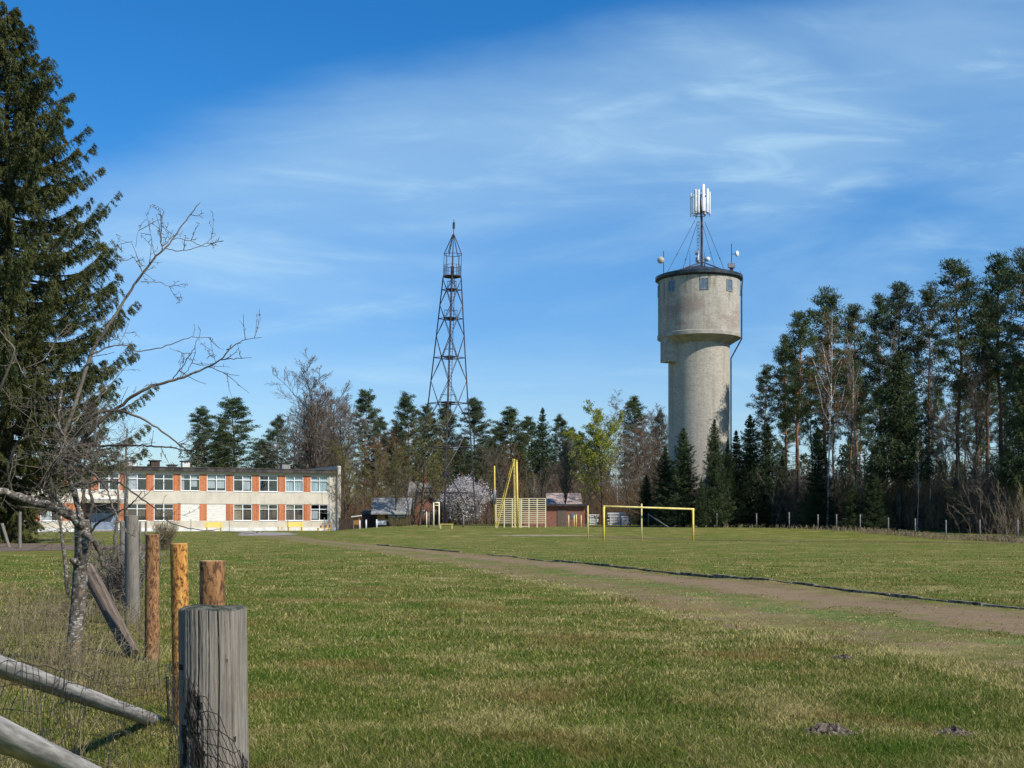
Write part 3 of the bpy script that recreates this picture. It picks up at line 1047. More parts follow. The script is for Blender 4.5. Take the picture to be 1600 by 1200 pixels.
KIND = {}
def kinds():
    for i in range(4):
        KIND['tall_pine', i] = ('pine_tree', 20.0, make_pine(40 + i, 20, .50, 2.5 + .3 * (i % 2), 98, 58))
    for i in range(4):
        KIND['bushy_pine', i] = ('pine_tree', 20.0, make_pine(60 + i, 20, .18, 3.9, 190, 78))
    for i in range(4):
        KIND['spruce', i] = ('spruce_tree', 12.0, make_spruce(80 + i, 12, 2.5, 52, 11, 105, lambda t: (1 - t) ** .72 * (.92 + .12 * math.sin(9 * t + i)), rmul=(.45, 1.2), hang=.5, thick=.22))
    KIND['dark_spruce', 0] = ('spruce_tree', 12.0, make_spruce(90, 12, 2.6, 44, 9, 110, lambda t: (1 - t) ** .55, z0=.30, rmul=(.5, 1.15), hang=.5, thick=.25))
    for i in range(3):
        KIND['bare', i] = ('bare_tree', 16.0, make_bare(100 + i, 16, 33, 25, fine=8, trad=.16))
    KIND['great', 0] = ('bare_tree', 16.0, make_bare(151, 16, 30, 26, 'twig_brown', 'bark_dark', None, 0, trad=.15, fan=1.15, droop=.12, fine=7))
    for i in range(2):
        KIND['olive', i] = ('bare_tree', 16.0, make_bare(110 + i, 16, 36, 14, 'twig_olive', 'bark_dark', 'bud_olive', 3800, (.05, .09), .16, .22))
    KIND['red', 0] = ('bare_tree', 16.0, make_bare(115, 16, 30, 14, 'twig_red', 'bark_dark', None, 0, trad=.16))
    for i in range(2):
        KIND['birch', i] = ('birch_tree', 18.0, make_bare(120 + i, 18, 28, 15, 'twig_red' if i == 0 else 'twig_brown', 'bark_birch', 'bud_olive', 1200, (.04, .07), .095, .40, .72, -.06))
    KIND['grey', 0] = ('bare_tree', 16.0, make_bare(130, 16, 38, 14, 'twig_grey', 'bark_dark', None, 0, trad=.15))
    KIND['leafing', 0] = ('leafing_tree', 14.0, make_bare(135, 14, 38, 17, 'twig_brown', 'bark_dark', 'bud_green', 12000, (.07, .13), .15, .22, 1.2))
    KIND['sapling', 0] = ('bare_tree', 8.0, make_bare(140, 8, 30, 10, 'twig_brown', 'bark_dark', None, 0, trad=.07, fine=4, minr=.009))
    KIND['sapling', 1] = ('bare_tree', 8.0, make_bare(141, 8, 26, 10, 'twig_olive', 'bark_dark', 'bud_olive', 900, (.04, .07), .07, fine=4, minr=.009))
kinds()
PROTO = {}
_tr = random.Random(4)
def tree(kind, px, top, d, label, ws=1.0, group=None, lean=0.0, vi=0):
    if px > 1300 and d < 130: d += 14 * min(1, (px - 1300) / 200)          # the wood stands back from the fence
    if kind == 'tall_pine' and not group: ws *= .96
    if kind == 'bushy_pine': ws *= 1.35
    if kind in ('bare', 'olive', 'red', 'grey') and px < 1100: ws *= 1.15
    nm, href, (tm, cm) = KIND[kind, vi]
    x = gx(px, d)
    g = gh(x, d)
    H = EYE + (HY - top) / F * d - g
    o = empty(nm, (x, d, g - .02), _tr.uniform(0, 6.28), label, nm.replace('_tree', ' tree'), group)
    s = H / href
    o.scale = (s * ws, s * ws, s)
    if lean:
        o.rotation_euler = (0, lean, 0)
    link('trunk', tm, o)
    link('crown', cm, o)
    return o
def plant_trees():
    T = tree
    # --- the wood at the right, behind the wire fence
    T('tall_pine', 1197, 575, 128, 'slender open-crowned pine standing alone between the spruce row and the wood', .75, vi=1)
    T('tall_pine', 1247, 492, 116, 'dark leaning pine at the left end of the wood', .95, vi=0)
    T('tall_pine', 1228, 530, 124, 'lower pine half hidden beside the dark pine that ends the wood', .8, vi=2)
    T('tall_pine', 1291, 457, 119, 'tall pine rising straight out of the orange-twigged birch', .95, vi=3)
    T('tall_pine', 1338, 483, 121, 'pine behind the top of the white leaning birch', .85, vi=1)
    T('tall_pine', 1376, 468, 124, 'pale-trunked pine just left of the pointed pine in the wood', .8, vi=2)
    T('tall_pine', 1402, 447, 116, 'pointed pine above the black shaded spruce', .85, vi=0)
    T('tall_pine', 1452, 450, 110, 'narrow pine left of the big open-crowned pine', .8, vi=3)
    T('tall_pine', 1497, 411, 98, 'big pine with wide open crown and orange upper trunk', 1.0, vi=1)
    T('tall_pine', 1542, 462, 108, 'lower pine in the gap right of the big open-crowned pine', .9, vi=0)
    T('tall_pine', 1573, 407, 97, 'tall double-topped pine near the right edge of the photo', 1.0, vi=2)
    T('tall_pine', 1603, 398, 88, 'tallest pine, cut by the right edge of the photo', 1.0, vi=3)
    T('tall_pine', 1650, 420, 94, 'pine standing outside the right edge beside the tallest pine', 1.0, vi=0)
    for q, (px, tp, dd) in enumerate(((1690, 400, 92), (1730, 380, 84), (1770, 420, 96), (1800, 390, 80), (1850, 400, 88), (1910, 380, 82))):  # unseen pines, added so their shade falls on the wood front
        T('tall_pine', px, tp, dd, 'unseen pine added to shade the wood, outside the right edge of the photo', 1.2, 'added shade pines outside the right edge', vi=q % 4)
    T('dark_spruce', 1405, 548, 99, 'black shaded spruce with broad dense crown in the middle of the wood', 1.1)
    T('spruce', 1278, 668, 112, 'dark young spruce at the foot of the orange-twigged birch', 1.2, vi=0)
    T('spruce', 1365, 735, 100, 'squat black spruce under the black shaded spruce', 1.7, vi=1)
    T('spruce', 1332, 752, 103, 'squat black spruce at the foot of the white leaning birch', 1.5, vi=2)
    T('dark_spruce', 1598, 570, 84, 'black shaded spruce at the right edge under the tallest pine', .8)
    T('birch', 1292, 498, 111, 'tall birch with orange twigs at the front of the wood', 1.0, vi=0)
    T('birch', 1341, 540, 108, 'white leaning birch with bare side branches', .55, lean=-.035, vi=1)
    T('birch', 1452, 545, 97, 'birch with speckled white trunk left of the big open-crowned pine', .6, lean=.03, vi=1)
    T('birch', 1434, 690, 94, 'short white-stemmed birch beside the black shaded spruce', .6, vi=1)
    T('birch', 1393, 520, 112, 'pale thin birch behind the black shaded spruce', .5, vi=1)
    T('bare', 1525, 560, 95, 'large bare tree with dark forked trunk right of the big open-crowned pine', .7, vi=0)
    T('bare', 1478, 650, 91, 'bare tree with leaning dark stem by the fence post under the big pine', .8, vi=1)
    T('bare', 1560, 640, 88, 'bare brown tree below the double-topped pine', .9, vi=2)
    r = random.Random(8)
    for k in range(20):
        px = 1230 + 20 * k + r.uniform(-7, 7)
        T('tall_pine', px, r.uniform(540, 640), r.uniform(130, 165), 'slim pine trunk deep inside the shaded wood behind the fence', r.uniform(.55, .75), 'slim pines deep inside the wood', vi=k % 4)
    for k in range(14):
        px = 1300 + 24 * k + r.uniform(-9, 9)
        dd = 106 - 24 * (px - 1300) / 330 + r.uniform(0, 12)
        T('sapling', px, r.uniform(690, 760), dd, 'thin bare young tree in the undergrowth along the wood edge', r.uniform(.9, 1.3), 'bare young trees along the wood edge', vi=k % 2)
    # --- spruce row at the foot of the water tower
    T('spruce', 1068, 668, 117, 'dark spruce against the left side of the water tower', 1.35, vi=0)
    T('spruce', 1040, 700, 119, 'smaller dark spruce left of the water tower', 1.5, vi=2)
    T('spruce', 1116, 655, 115, 'pointed young spruce standing straight in front of the water tower', .95, vi=1)
    T('spruce', 1096, 745, 114, 'sparse little spruce at the foot of the water tower', .9, vi=3)
    T('spruce', 1137, 688, 118, 'thin spruce at the right edge of the water tower', .8, vi=2)
    T('spruce', 1172, 648, 119, 'tallest spruce of the row right of the water tower', 1.25, vi=0)
    T('spruce', 1150, 672, 124, 'spruce touching the right side of the water tower', 1.2, vi=3)
    T('spruce', 1200, 662, 120, 'broad spruce second from the right in the spruce row', 1.4, vi=1)
    T('spruce', 1222, 712, 117, 'low spruce ending the spruce row toward the wood', 1.5, vi=2)
    T('spruce', 1010, 742, 124, 'low dark spruce behind the slanting fence brace', 1.6, vi=1)
    # --- the tree line behind the school and the mast
    T('bushy_pine', 318, 640, 190, 'bluish pine behind the left of the school roof', .75, vi=0)
    T('bushy_pine', 366, 626, 180, 'dense pine behind the middle of the school roof', .9, vi=1)
    T('bushy_pine', 340, 672, 176, 'low dark pine between the two pines over the school roof', .9, vi=3)
    T('bushy_pine', 436, 654, 196, 'small pine left of the great bare tree', .7, vi=2)
    T('bushy_pine', 412, 690, 190, 'lowest pine over the school roof beside a chimney', .8, vi=0)
    T('great', 505, 590, 172, 'great bare grey-brown tree behind the right end of the school', 1.45, vi=0)
    T('bare', 475, 640, 180, 'bare brown tree on the left flank of the great bare tree', 1.2, vi=1)
    T('bare', 545, 640, 165, 'bare brown tree on the right flank of the great bare tree', 1.1, vi=2)
    T('bushy_pine', 570, 614, 188, 'pine right of the great bare tree', .6, vi=1)
    T('bushy_pine', 595, 655, 192, 'low pine between the great bare tree and the lattice mast', .6, vi=3)
    T('bushy_pine', 640, 619, 182, 'tall pine just left of the lattice mast', .75, vi=2)
    T('bushy_pine', 668, 636, 186, 'pine behind the left leg of the lattice mast', .65, vi=0)
    T('bushy_pine', 700, 636, 184, 'pine seen through the middle of the lattice mast', .7, vi=3)
    T('bushy_pine', 740, 627, 180, 'wide-topped pine just right of the lattice mast', .8, vi=1)
    T('bushy_pine', 768, 690, 178, 'low pine behind the slim yellow climbing pole', .8, vi=2)
    T('bushy_pine', 800, 641, 182, 'rounded pine above the yellow climbing frame', .85, vi=0)
    T('bushy_pine', 826, 655, 186, 'pine squeezed between the rounded pine and the pointed spruce', .7, vi=3)
    T('spruce', 848, 637, 176, 'pointed dark spruce rising above the tree line behind the climbing frame', 1.0, vi=3)
    T('bushy_pine', 872, 652, 190, 'pine just right of the pointed spruce in the tree line', .6, vi=2)
    T('bushy_pine', 893, 671, 200, 'small far pine left of the bright green tree', .55, vi=1)
    T('bushy_pine', 908, 678, 205, 'smallest far pine touching the bright green tree', .5, vi=0)
    T('bushy_pine', 996, 624, 178, 'dark pine top behind the grey birch', .7, vi=3)
    T('bushy_pine', 1034, 646, 186, 'dark pine tips touching the left side of the water tower', .5, vi=2)
    T('birch', 965, 622, 160, 'tall grey birch behind the bright green tree', 1.0, vi=1)
    T('birch', 940, 650, 170, 'fine-twigged birch topping the bright green tree', 1.0, vi=1)
    T('grey', 1005, 668, 150, 'grey-brown bare tree left of the water tower', 1.2)
    T('grey', 985, 700, 140, 'low grey bare tree behind the football goal', 1.2)
    T('bare', 1028, 690, 142, 'bare tree against the spruces left of the water tower', 1.0, vi=1)
    T('leafing', 942, 658, 144, 'bright yellow-green tree in fresh leaf behind the football goal', 1.2)
    T('olive', 655, 664, 135, 'wide olive-tinged budding tree in front of the lattice mast', 1.25, vi=0)
    T('olive', 618, 700, 138, 'budding tree with pale trunk beside the grey-roofed cabin', .9, vi=1)
    T('red', 600, 680, 150, 'reddish bare tree behind the grey-roofed cabin', 1.2)
    T('olive', 540, 690, 132, 'olive budding tree at the right corner of the school', 1.0, vi=1)
    T('red', 575, 690, 158, 'reddish-brown bare tree between school corner and cabin', 1.2)
    T('grey', 640, 735, 133, 'grey bare fruit tree beside the pull-up bar', 1.1)
    T('red', 820, 705, 155, 'reddish bare tree behind the wall bars', 1.2)
    T('birch', 835, 740, 140, 'thin pale-stemmed birch behind the wall bars', .9, vi=1)
    T('bare', 880, 700, 132, 'round bare tree in front of the red brick shed', 1.0, vi=2)
    T('bare', 862, 722, 158, 'brown bare tree behind the red brick shed', 1.2, vi=0)
    T('grey', 910, 722, 150, 'grey bare tree between the shed and the bright green tree', 1.1)
    T('grey', 458, 668, 186, 'grey bare tree over the last school chimney', 1.2)
    T('bare', 522, 618, 178, 'bare tree leaning out of the great bare tree on its right', 1.1, vi=2)
    T('bare', 490, 625, 184, 'bare tree rising out of the great bare tree on its left', 1.1, vi=0)
    T('bushy_pine', 520, 680, 190, 'pine hidden behind the great bare tree', .8, vi=1)
    T('bushy_pine', 486, 690, 188, 'dark pine behind the great bare tree beside the chimney', .8, vi=3)
    T('bushy_pine', 618, 668, 188, 'pine between cabin and lattice mast, behind the reddish tree', .8, vi=0)
    T('olive', 690, 700, 160, 'yellowish budding tree behind the right leg of the lattice mast', 1.3, vi=1)
    T('olive', 585, 705, 146, 'low yellowish budding tree behind the three white posts', 1.2, vi=0)
    T('bare', 785, 700, 160, 'brown bare tree behind the yellow climbing rig', 1.2, vi=1)
    T('bushy_pine', 780, 668, 188, 'pine between the wide-topped pine and the rounded pine', .7, vi=1)
    T('grey', 850, 735, 146, 'grey bare tree over the right end of the wall bars', 1.2)
    T('bare', 925, 690, 158, 'brown bare tree behind the bright green tree', 1.2, vi=0)
    T('red', 975, 670, 162, 'reddish bare tree behind the grey birch', 1.3)
    T('bare', 1015, 650, 168, 'bare brown tree under the dark pine top left of the water tower', 1.1, vi=2)
    T('spruce', 885, 690, 184, 'dark spruce behind the round bare tree', 1.3, vi=0)
    T('spruce', 812, 690, 172, 'dark spruce behind the wall bars', 1.4, vi=1)
    T('bushy_pine', 720, 690, 176, 'low dark pine above the white blossoming bush', .9, vi=2)
    T('bushy_pine', 755, 700, 170, 'low dark pine right of the white blossoming bush', .8, vi=1)
    T('bushy_pine', 690, 705, 172, 'low green pine over the red house', .8, vi=0)
plant_trees()

def thicket(name, clumps, mat, seed, minr=.012):
    """undergrowth: many thin stems with side twigs; clumps = (x, y, height, width, stems)"""
    r = np.random.RandomState(seed)
    mb = MB()
    A, B, RA = [], [], []
    for x, y, h, w, n in clumps:
        z = gh(x, y)
        b = np.column_stack([x + r.normal(0, w * .4, n), y + r.normal(0, w * .4, n), np.full(n, z)])
        d = norm(np.column_stack([r.normal(0, .28, n), r.normal(0, .28, n), np.ones(n)]))
        hh = h * r.uniform(.5, 1.05, n)
        p = b
        for k in range(3):
            q = p + d * (hh / 3)[:, None]
            A.append(p); B.append(q); RA.append(np.full(n, minr * (1.7 - .4 * k)))
            for _ in range(4):
                s = r.rand(n)[:, None]
                o = p * (1 - s) + q * s
                dd = norm(d + r.normal(0, .55, (n, 3)))
                e = o + dd * (hh * r.uniform(.10, .26, n))[:, None]
                A.append(o); B.append(e); RA.append(np.full(n, minr))
                e2 = o * .4 + e * .6 + norm(dd + r.normal(0, .6, (n, 3))) * (hh * .1)[:, None]
                A.append(o * .4 + e * .6); B.append(e2); RA.append(np.full(n, minr * .8))
            p = q
            d = norm(d + r.normal(0, .16, (n, 3)))
    A = np.concatenate(A); B = np.concatenate(B); RA = np.concatenate(RA)
    mb.segs(A, B, RA, RA * .6, 3)
    return tag(mb.build(name, mat), kind='stuff')
def undergrowth():
    r = random.Random(31)
    c1, c2, c3 = [], [], []
    for k in range(190):
        px = r.uniform(1225, 1615)
        base = 112 - 30 * max(0, (px - 1280)) / 330
        d = base + 3 + 8 * min(1, max(0, px - 1300) / 200) + abs(r.gauss(0, 14))
        (c1 if k % 3 else c2).append((gx(px, d), d, r.uniform(2.0, 6.5), r.uniform(1.5, 3), 30))
    for k in range(210):
        px = r.uniform(400, 1050)
        d = r.uniform(150, 200)
        (c1 if k % 3 == 0 else (c2 if k % 3 == 1 else c3)).append((gx(px, d), d, r.uniform(3, 8.5), r.uniform(2, 4.5), 26))
    thicket('undergrowth', c1, M['twig_brown'], 1)
    thicket('olive_undergrowth', c2, M['twig_olive'], 2)
    thicket('reddish_undergrowth', c3, M['twig_red'], 3)
    # far wood seen between the nearer trees
    mb = MB()
    rr = np.random.RandomState(77)
    for k in range(150):
        px = rr.uniform(-250, 1900)
        d = rr.uniform(215, 300)
        x = gx(px, d)
        h = rr.uniform(9, 15) * (1.0 if px > 300 else .9)
        w = rr.uniform(2.5, 4)
        n = 520
        t = rr.rand(n) ** .8
        rad = w * (1 - t * .75) * np.sqrt(rr.rand(n))
        az = rr.uniform(0, 6.283, n)
        C = np.column_stack([x + rad * np.cos(az), d + rad * np.sin(az), gh(x, d) + h * (.1 + .9 * t)])
        mb.blades(C, norm(rr.normal(size=(n, 3)) + np.array([0, 0, .5])), rr.uniform(.3, .6, n), rr.uniform(.10, .2, n), rr)
        mb.tube([(x, d, -.2), (x, d, h * .9)], [.2, .05], 5)
    tag(mb.build('distant_woodland', M['needle_pine']), kind='stuff')
undergrowth()

# the old spruce at the left
def old_spruce():
    d = 72.0
    x = gx(12, d)
    g = gh(x, d)
    H = EYE + (HY - 8) / F * d - g
    ys = np.array([8, 60, 100, 160, 200, 300, 400, 470, 520, 620, 690, 735, 770, 851])
    hw = np.array([6, 34, 52, 98, 112, 140, 170, 176, 186, 206, 212, 188, 80, 45]) / F * d
    tz = (851 - ys) / (851 - 8.0)
    prof = lambda t: float(np.interp(t, tz[::-1], hw[::-1])) / hw.max()
    r = np.random.RandomState(7)
    tr, cr = MB(), MB()
    tr.tube(trunk_path(H, 3, .02, 10), .36 * (1 - np.linspace(0, 1, 10)) ** .85 + .03, 10)
    C, A, Lb, P0, P1, R0 = [], [], [], [], [], []
    Rm = hw.max()
    zb = .5
    while zb < H * .985:
        t = zb / H
        n = int(9 - 4 * t) + r.randint(0, 2)
        a0 = r.uniform(0, 6.28)
        for k in range(n):
            az = a0 + 6.283 * (k + r.uniform(-.3, .3)) / n
            ln = max(.35, Rm * prof(t) * r.choice([r.uniform(.60, .85), r.uniform(.88, 1.08)]))
            z = zb + r.uniform(-.35, .35)
            o3 = np.array([math.cos(az), math.sin(az), 0]); sd = np.array([-math.sin(az), math.cos(az), 0])
            up = np.array([0, 0, 1.0])
            dr = (.30 - .42 * t) * ln * r.uniform(.7, 1.3); tip = .42 * ln * r.uniform(.7, 1.3)
            ax = lambda q: np.array([0, 0, z]) + o3 * (q * ln)[:, None] + up * (-dr * q * (1.2 - .2 * q) + tip * q ** 3.0)[:, None]
            q = np.linspace(0, 1, 8)
            pts = ax(q)
            P0.append(pts[:-1]); P1.append(pts[1:]); R0.append(np.linspace(.014 * ln + .01, .008, 7))
            # hanging sprays along both sides of the branch
            ns = int(7 + 9.5 * ln)
            qs = .16 + .84 * r.rand(ns) ** .8
            base = ax(qs)
            lat = r.choice([-1, 1], ns) * (.10 + .17 * ln * np.clip(1.15 - qs, .06, 1) * r.rand(ns))
            drop = (.18 + .62 * min(1, ln / 3) * r.rand(ns) * np.clip(1.25 - qs, .25, 1))
            m = 40
            f = r.rand(ns, m)
            c = base[:, None, :] + sd * (lat[:, None] * np.minimum(1, f * 1.6))[..., None] + up * (-(f ** 1.5) * drop[:, None])[..., None] + o3 * (f * .22)[..., None]
            c = c + r.normal(0, .045, c.shape)
            dv = sd * (np.sign(lat)[:, None] * (1 - f) * .8)[..., None] + up * (-.25 - f * .9)[..., None] + o3 * (.55 * np.ones_like(f))[..., None] + r.normal(0, .38, c.shape)
            C.append(c.reshape(-1, 3)); A.append(norm(dv.reshape(-1, 3)))
            # bottle-brush needles on the branch itself and its rising tip
            m2 = int(14 + 16 * ln)
            q2 = r.rand(m2) ** .6
            C.append(ax(q2) + r.normal(0, .07, (m2, 3))); A.append(norm(o3 * .8 + up * .3 + r.normal(0, .6, (m2, 3))))
        zb += .62 - .26 * t + r.uniform(-.08, .08)
    C = np.concatenate(C); A = np.concatenate(A)
    cr.blades(C, A, r.uniform(.05, .12, len(C)), r.uniform(.012, .024, len(C)), r)
    P0 = np.concatenate(P0); P1 = np.concatenate(P1); R0 = np.concatenate(R0)
    tr.segs(P0, P1, R0, R0 * .8, 4)
    tm, cm = tr.mesh('spruce_trunk', M['bark_dark'], True), cr.mesh('spruce_crown', M['needle_big'])
    o = empty('spruce_tree', (x, d, g), 0, 'huge old spruce with drooping branches at the left edge of the photo', 'spruce tree')
    link('trunk', tm, o); link('crown', cm, o)
old_spruce()
for a in (('spruce', -70, 560, 84, 'spruce outside the left edge behind the huge old spruce', 1.3, None, 0, 1),
          ('spruce', 20, 760, 90, 'small dark spruce under the huge old spruce beside the school', 1.6, None, 0, 2)):
    tree(*a)

# white blossoming bush
def blossom_bush(px, top, d, width, n, label, seed):
    r = np.random.RandomState(seed)
    x = gx(px, d); g = gh(x, d)
    H = EYE + (HY - top) / F * d - g
    o = empty('blossoming_bush', (x, d, g), 0, label, 'bush')
    tr = MB(); cr = MB()
    P, Q = [], []
    tips = []
    for k in range(90):
        az = r.uniform(0, 6.28); sp = r.uniform(0, 1) ** .7
        e = np.array([math.cos(az) * width * sp, math.sin(az) * width * sp * .8, H * (1 - .30 * sp ** 2) * r.uniform(.75, 1.0)])
        b = np.array([r.normal(0, .4), r.normal(0, .4), 0])
        m = b * .5 + e * .5 + np.array([0, 0, .1 * H])
        P += [b, m]; Q += [m, e]
        for s in np.linspace(.25, 1, 16):
            c = (b * (1 - s) ** 2 + 2 * m * s * (1 - s) + e * s ** 2)
            for _ in range(5):
                q = c + r.normal(0, .38, 3)
                P.append(c); Q.append(q); tips.append(q)
    tr.segs(P, Q, .02, .010, 3)
    tips = np.array(tips)
    tips[:, 2] = np.maximum(tips[:, 2], .25)
    c = tips[r.randint(0, len(tips), n)] + r.normal(0, .16, (n, 3))
    c[:, 2] = np.maximum(c[:, 2], .15)
    cr.blades(c, norm(r.normal(size=(n, 3))), r.uniform(.045, .09, n), r.uniform(.035, .065, n), r)
    tr.build('stems', M['twig_grey'], o); cr.build('blossom', M['blossom'], o)
blossom_bush(727, 749, 152, 3.0, 52000, 'round white blossoming bush behind the lattice mast', 3)
blossom_bush(655, 766, 160, 1.7, 3800, 'sparse white blossoming bush beside the white house gable', 4)
def bush(name, px, top, d, width, mat, label, seed, n=70):
    r = np.random.RandomState(seed)
    x = gx(px, d); g = gh(x, d)
    H = EYE + (HY - top) / F * d - g
    o = empty(name, (x, d, g), 0, label, 'bush')
    mb = MB()
    A, B, R = [], [], []
    for k in range(n):
        az = r.uniform(0, 6.28); sp = r.uniform(0, 1) ** .6 * width
        p = np.array([math.cos(az) * sp * .25, math.sin(az) * sp * .25, -.05])
        e = np.array([math.cos(az) * sp, math.sin(az) * sp, H * r.uniform(.6, 1)])
        q = (p + e) / 2 + np.array([0, 0, .12 * H])
        A += [p, q]; B += [q, e]; R += [.010, .007]
        for _ in range(12):
            s = r.uniform(.2, 1); c = p * (1 - s) ** 2 + 2 * q * s * (1 - s) + e * s * s
            A.append(c); B.append(c + norm(r.normal(size=3) + np.array([0, 0, .8])) * H * r.uniform(.08, .22)); R.append(.006)
    mb.segs(A, B, R, np.array(R) * .6, 3)
    mb.build('stems', mat, o)
    return o
bush('dry_bush', 258, 812, 60, .75, M['straw'], 'tan dry bush beside the brown peeled post, in front of the school', 5, 110)
bush('hedge_bush', 622, 808, 128, 1.6, M['twig_olive'], 'low grey-green bush in front of the grey-roofed cabin', 6, 90)
bush('bare_bush', 150, 880, 24, .8, M['twig_brown'], 'bare brown bush behind the leaning log', 8, 60)
bush('bare_bush', 190, 838, 20, .75, M['twig_grey'], 'bare grey bush against the old grey post', 9, 80)
bush('evergreen_bush', 40, 822, 112, 1.1, M['needle_spruce'], 'dark rounded shrub under the school windows at the left', 10, 140)

# ------------------------------------------------------------------ the apple tree in front
def apple_tree():
    D0 = 13.2
    base = at(115, 1045, D0)
    gz = gh(base.x, base.y)
    root = empty('apple_tree', (base.x, base.y, gz), 0, 'gnarled bare old apple tree with lichen bark in the left foreground', 'apple tree')
    off = np.array(base); off[2] = gz
    r = np.random.RandomState(12)
    def P(px, py, dd=0.0):
        return np.array(at(px, py, D0 + dd)) - off
    def spline(pts, m=5):
        pts = np.array(pts)
        n = len(pts)
        out = []
        for i in range(n - 1):
            p0, p1, p2, p3 = pts[max(i - 1, 0)], pts[i], pts[i + 1], pts[min(i + 2, n - 1)]
            for t in np.linspace(0, 1, m, endpoint=False):
                out.append(.5 * ((2 * p1) + (-p0 + p2) * t + (2 * p0 - 5 * p1 + 4 * p2 - p3) * t * t + (-p0 + 3 * p1 - 3 * p2 + p3) * t ** 3))
        out.append(pts[-1])
        return np.array(out)
    trunk = MB()
    tp = spline([P(113, 1062), P(116, 1010), P(122, 950, .05), P(126, 890, .05), P(130, 850), P(129, 812)])
    tp[0, 2] = -.15
    rr = np.interp(np.linspace(0, 1, len(tp)), [0, .08, .3, .6, .85, 1], [.125, .092, .078, .078, .088, .086])
    rr = rr * (1 + r.normal(0, .025, len(rr)))
    trunk.tube(tp, rr, 14)
    trunk.tube(spline([P(128, 832), P(138, 838, -.1), P(146, 846, -.14)]), np.linspace(.055, .02, 11), 8)
    trunk.tube(spline([P(122, 880), P(114, 876, -.1), P(109, 874, -.12)]), np.linspace(.05, .02, 11), 8)
    trunk.build('trunk', M['apple_bark'], root, True)
    LB = [
        ([(131, 822), (107, 803), (82, 792), (50, 783), (17, 772), (-10, 764), (-70, 740)], .075, .045, -.5),
        ([(128, 818), (119, 780), (110, 750), (104, 722), (98, 690), (92, 655), (96, 610)], .055, .018, .2),
        ([(104, 722), (116, 690), (136, 655), (165, 642), (200, 645), (240, 665), (275, 690), (305, 715), (332, 738)], .032, .005, -.6),
        ([(106, 735), (125, 695), (150, 665), (185, 636), (230, 607), (280, 592), (318, 576), (345, 562), (362, 538)], .038, .008, -.3),
        ([(345, 562), (370, 560), (393, 559)], .010, .003, -.3),
        ([(354, 547), (380, 532), (409, 527)], .009, .003, -.3),
        ([(325, 572), (350, 582), (374, 587)], .008, .003, -.3),
        ([(96, 690), (118, 630), (142, 555), (165, 515), (182, 490), (210, 445), (240, 405), (265, 380), (290, 345), (313, 316)], .036, .006, .4),
        ([(258, 388), (285, 392), (320, 381), (337, 366)], .008, .003, .4),
        ([(262, 385), (278, 372), (320, 385), (330, 378)], .007, .003, .4),
        ([(254, 392), (252, 365), (254, 333)], .007, .003, .4),
        ([(242, 404), (238, 380), (234, 357)], .007, .003, .4),
        ([(223, 427), (212, 395), (205, 377)], .008, .003, .4),
        ([(220, 440), (250, 442), (272, 451)], .007, .003, .4),
        ([(212, 385), (218, 352)], .004, .002, .4),
        ([(142, 555), (170, 542), (200, 540), (215, 549), (260, 540), (300, 527), (331, 528)], .014, .004, .5),
        ([(270, 592), (290, 565), (305, 540), (314, 515)], .008, .003, -.3),
        ([(285, 588), (297, 572), (300, 560)], .006, .003, -.3),
        ([(108, 705), (140, 697), (165, 697), (200, 695), (235, 697), (270, 700), (302, 703), (345, 690)], .026, .004, -.9),
        ([(117, 716), (133, 731), (150, 745), (167, 765), (173, 783), (182, 805), (197, 830), (212, 838)], .024, .006, -1.1),
        ([(120, 760), (145, 753), (170, 752), (188, 755), (205, 768), (240, 793), (268, 818), (318, 828), (345, 826)], .022, .004, -.8),
        ([(108, 800), (86, 775), (78, 745), (80, 730), (92, 712), (96, 690)], .026, .014, -.4),
        ([(20, 772), (12, 735), (25, 695), (45, 672), (72, 665), (100, 672)], .020, .005, -.7),
        ([(-40, 745), (-20, 650), (0, 607), (22, 552), (10, 530), (-12, 500)], .026, .010, -.8),
        ([(22, 552), (40, 590), (60, 575)], .010, .004, -.8),
        ([(40, 575), (70, 560), (92, 525), (110, 505)], .012, .004, .3),
        ([(136, 838), (155, 815), (180, 803), (205, 788), (222, 768)], .022, .005, -.3),
        ([(134, 828), (145, 845), (155, 862), (161, 885)], .040, .022, .1),
        ([(131, 822), (144, 790), (140, 760), (150, 725), (158, 690)], .034, .008, .3),
        ([(125, 800), (132, 770), (128, 740), (140, 705), (160, 660)], .030, .008, .5),
        ([(100, 680), (80, 640), (60, 615), (35, 600)], .018, .004, .2),
        ([(100, 690), (125, 650), (150, 625), (175, 600), (190, 575)], .016, .004, .7),
    ]
    limbs = MB(); thin = MB(); tw = MB()
    A, B, R = [], [], []
    def twig(p, d, ln, rad, lv):
        n = 3
        q = p
        for i in range(n):
            d2 = norm(d + r.normal(0, .13, 3) + np.array([0, 0, .06]))
            e = q + d2 * ln / n
            A.append(q); B.append(e); R.append(rad * (1 - .22 * i))
            if lv > 0 and r.rand() < .8:
                twig(q * .5 + e * .5, norm(d2 + r.normal(0, .75, 3)), ln * r.uniform(.3, .6), max(rad * .7, .0016), lv - 1)
            elif r.rand() < .6:                                # short spurs
                sp = norm(r.normal(size=3) + d2 * .3 + np.array([0, 0, .3])) * r.uniform(.02, .05)
                A.append(e); B.append(e + sp); R.append(.0034)
            q = e; d = d2
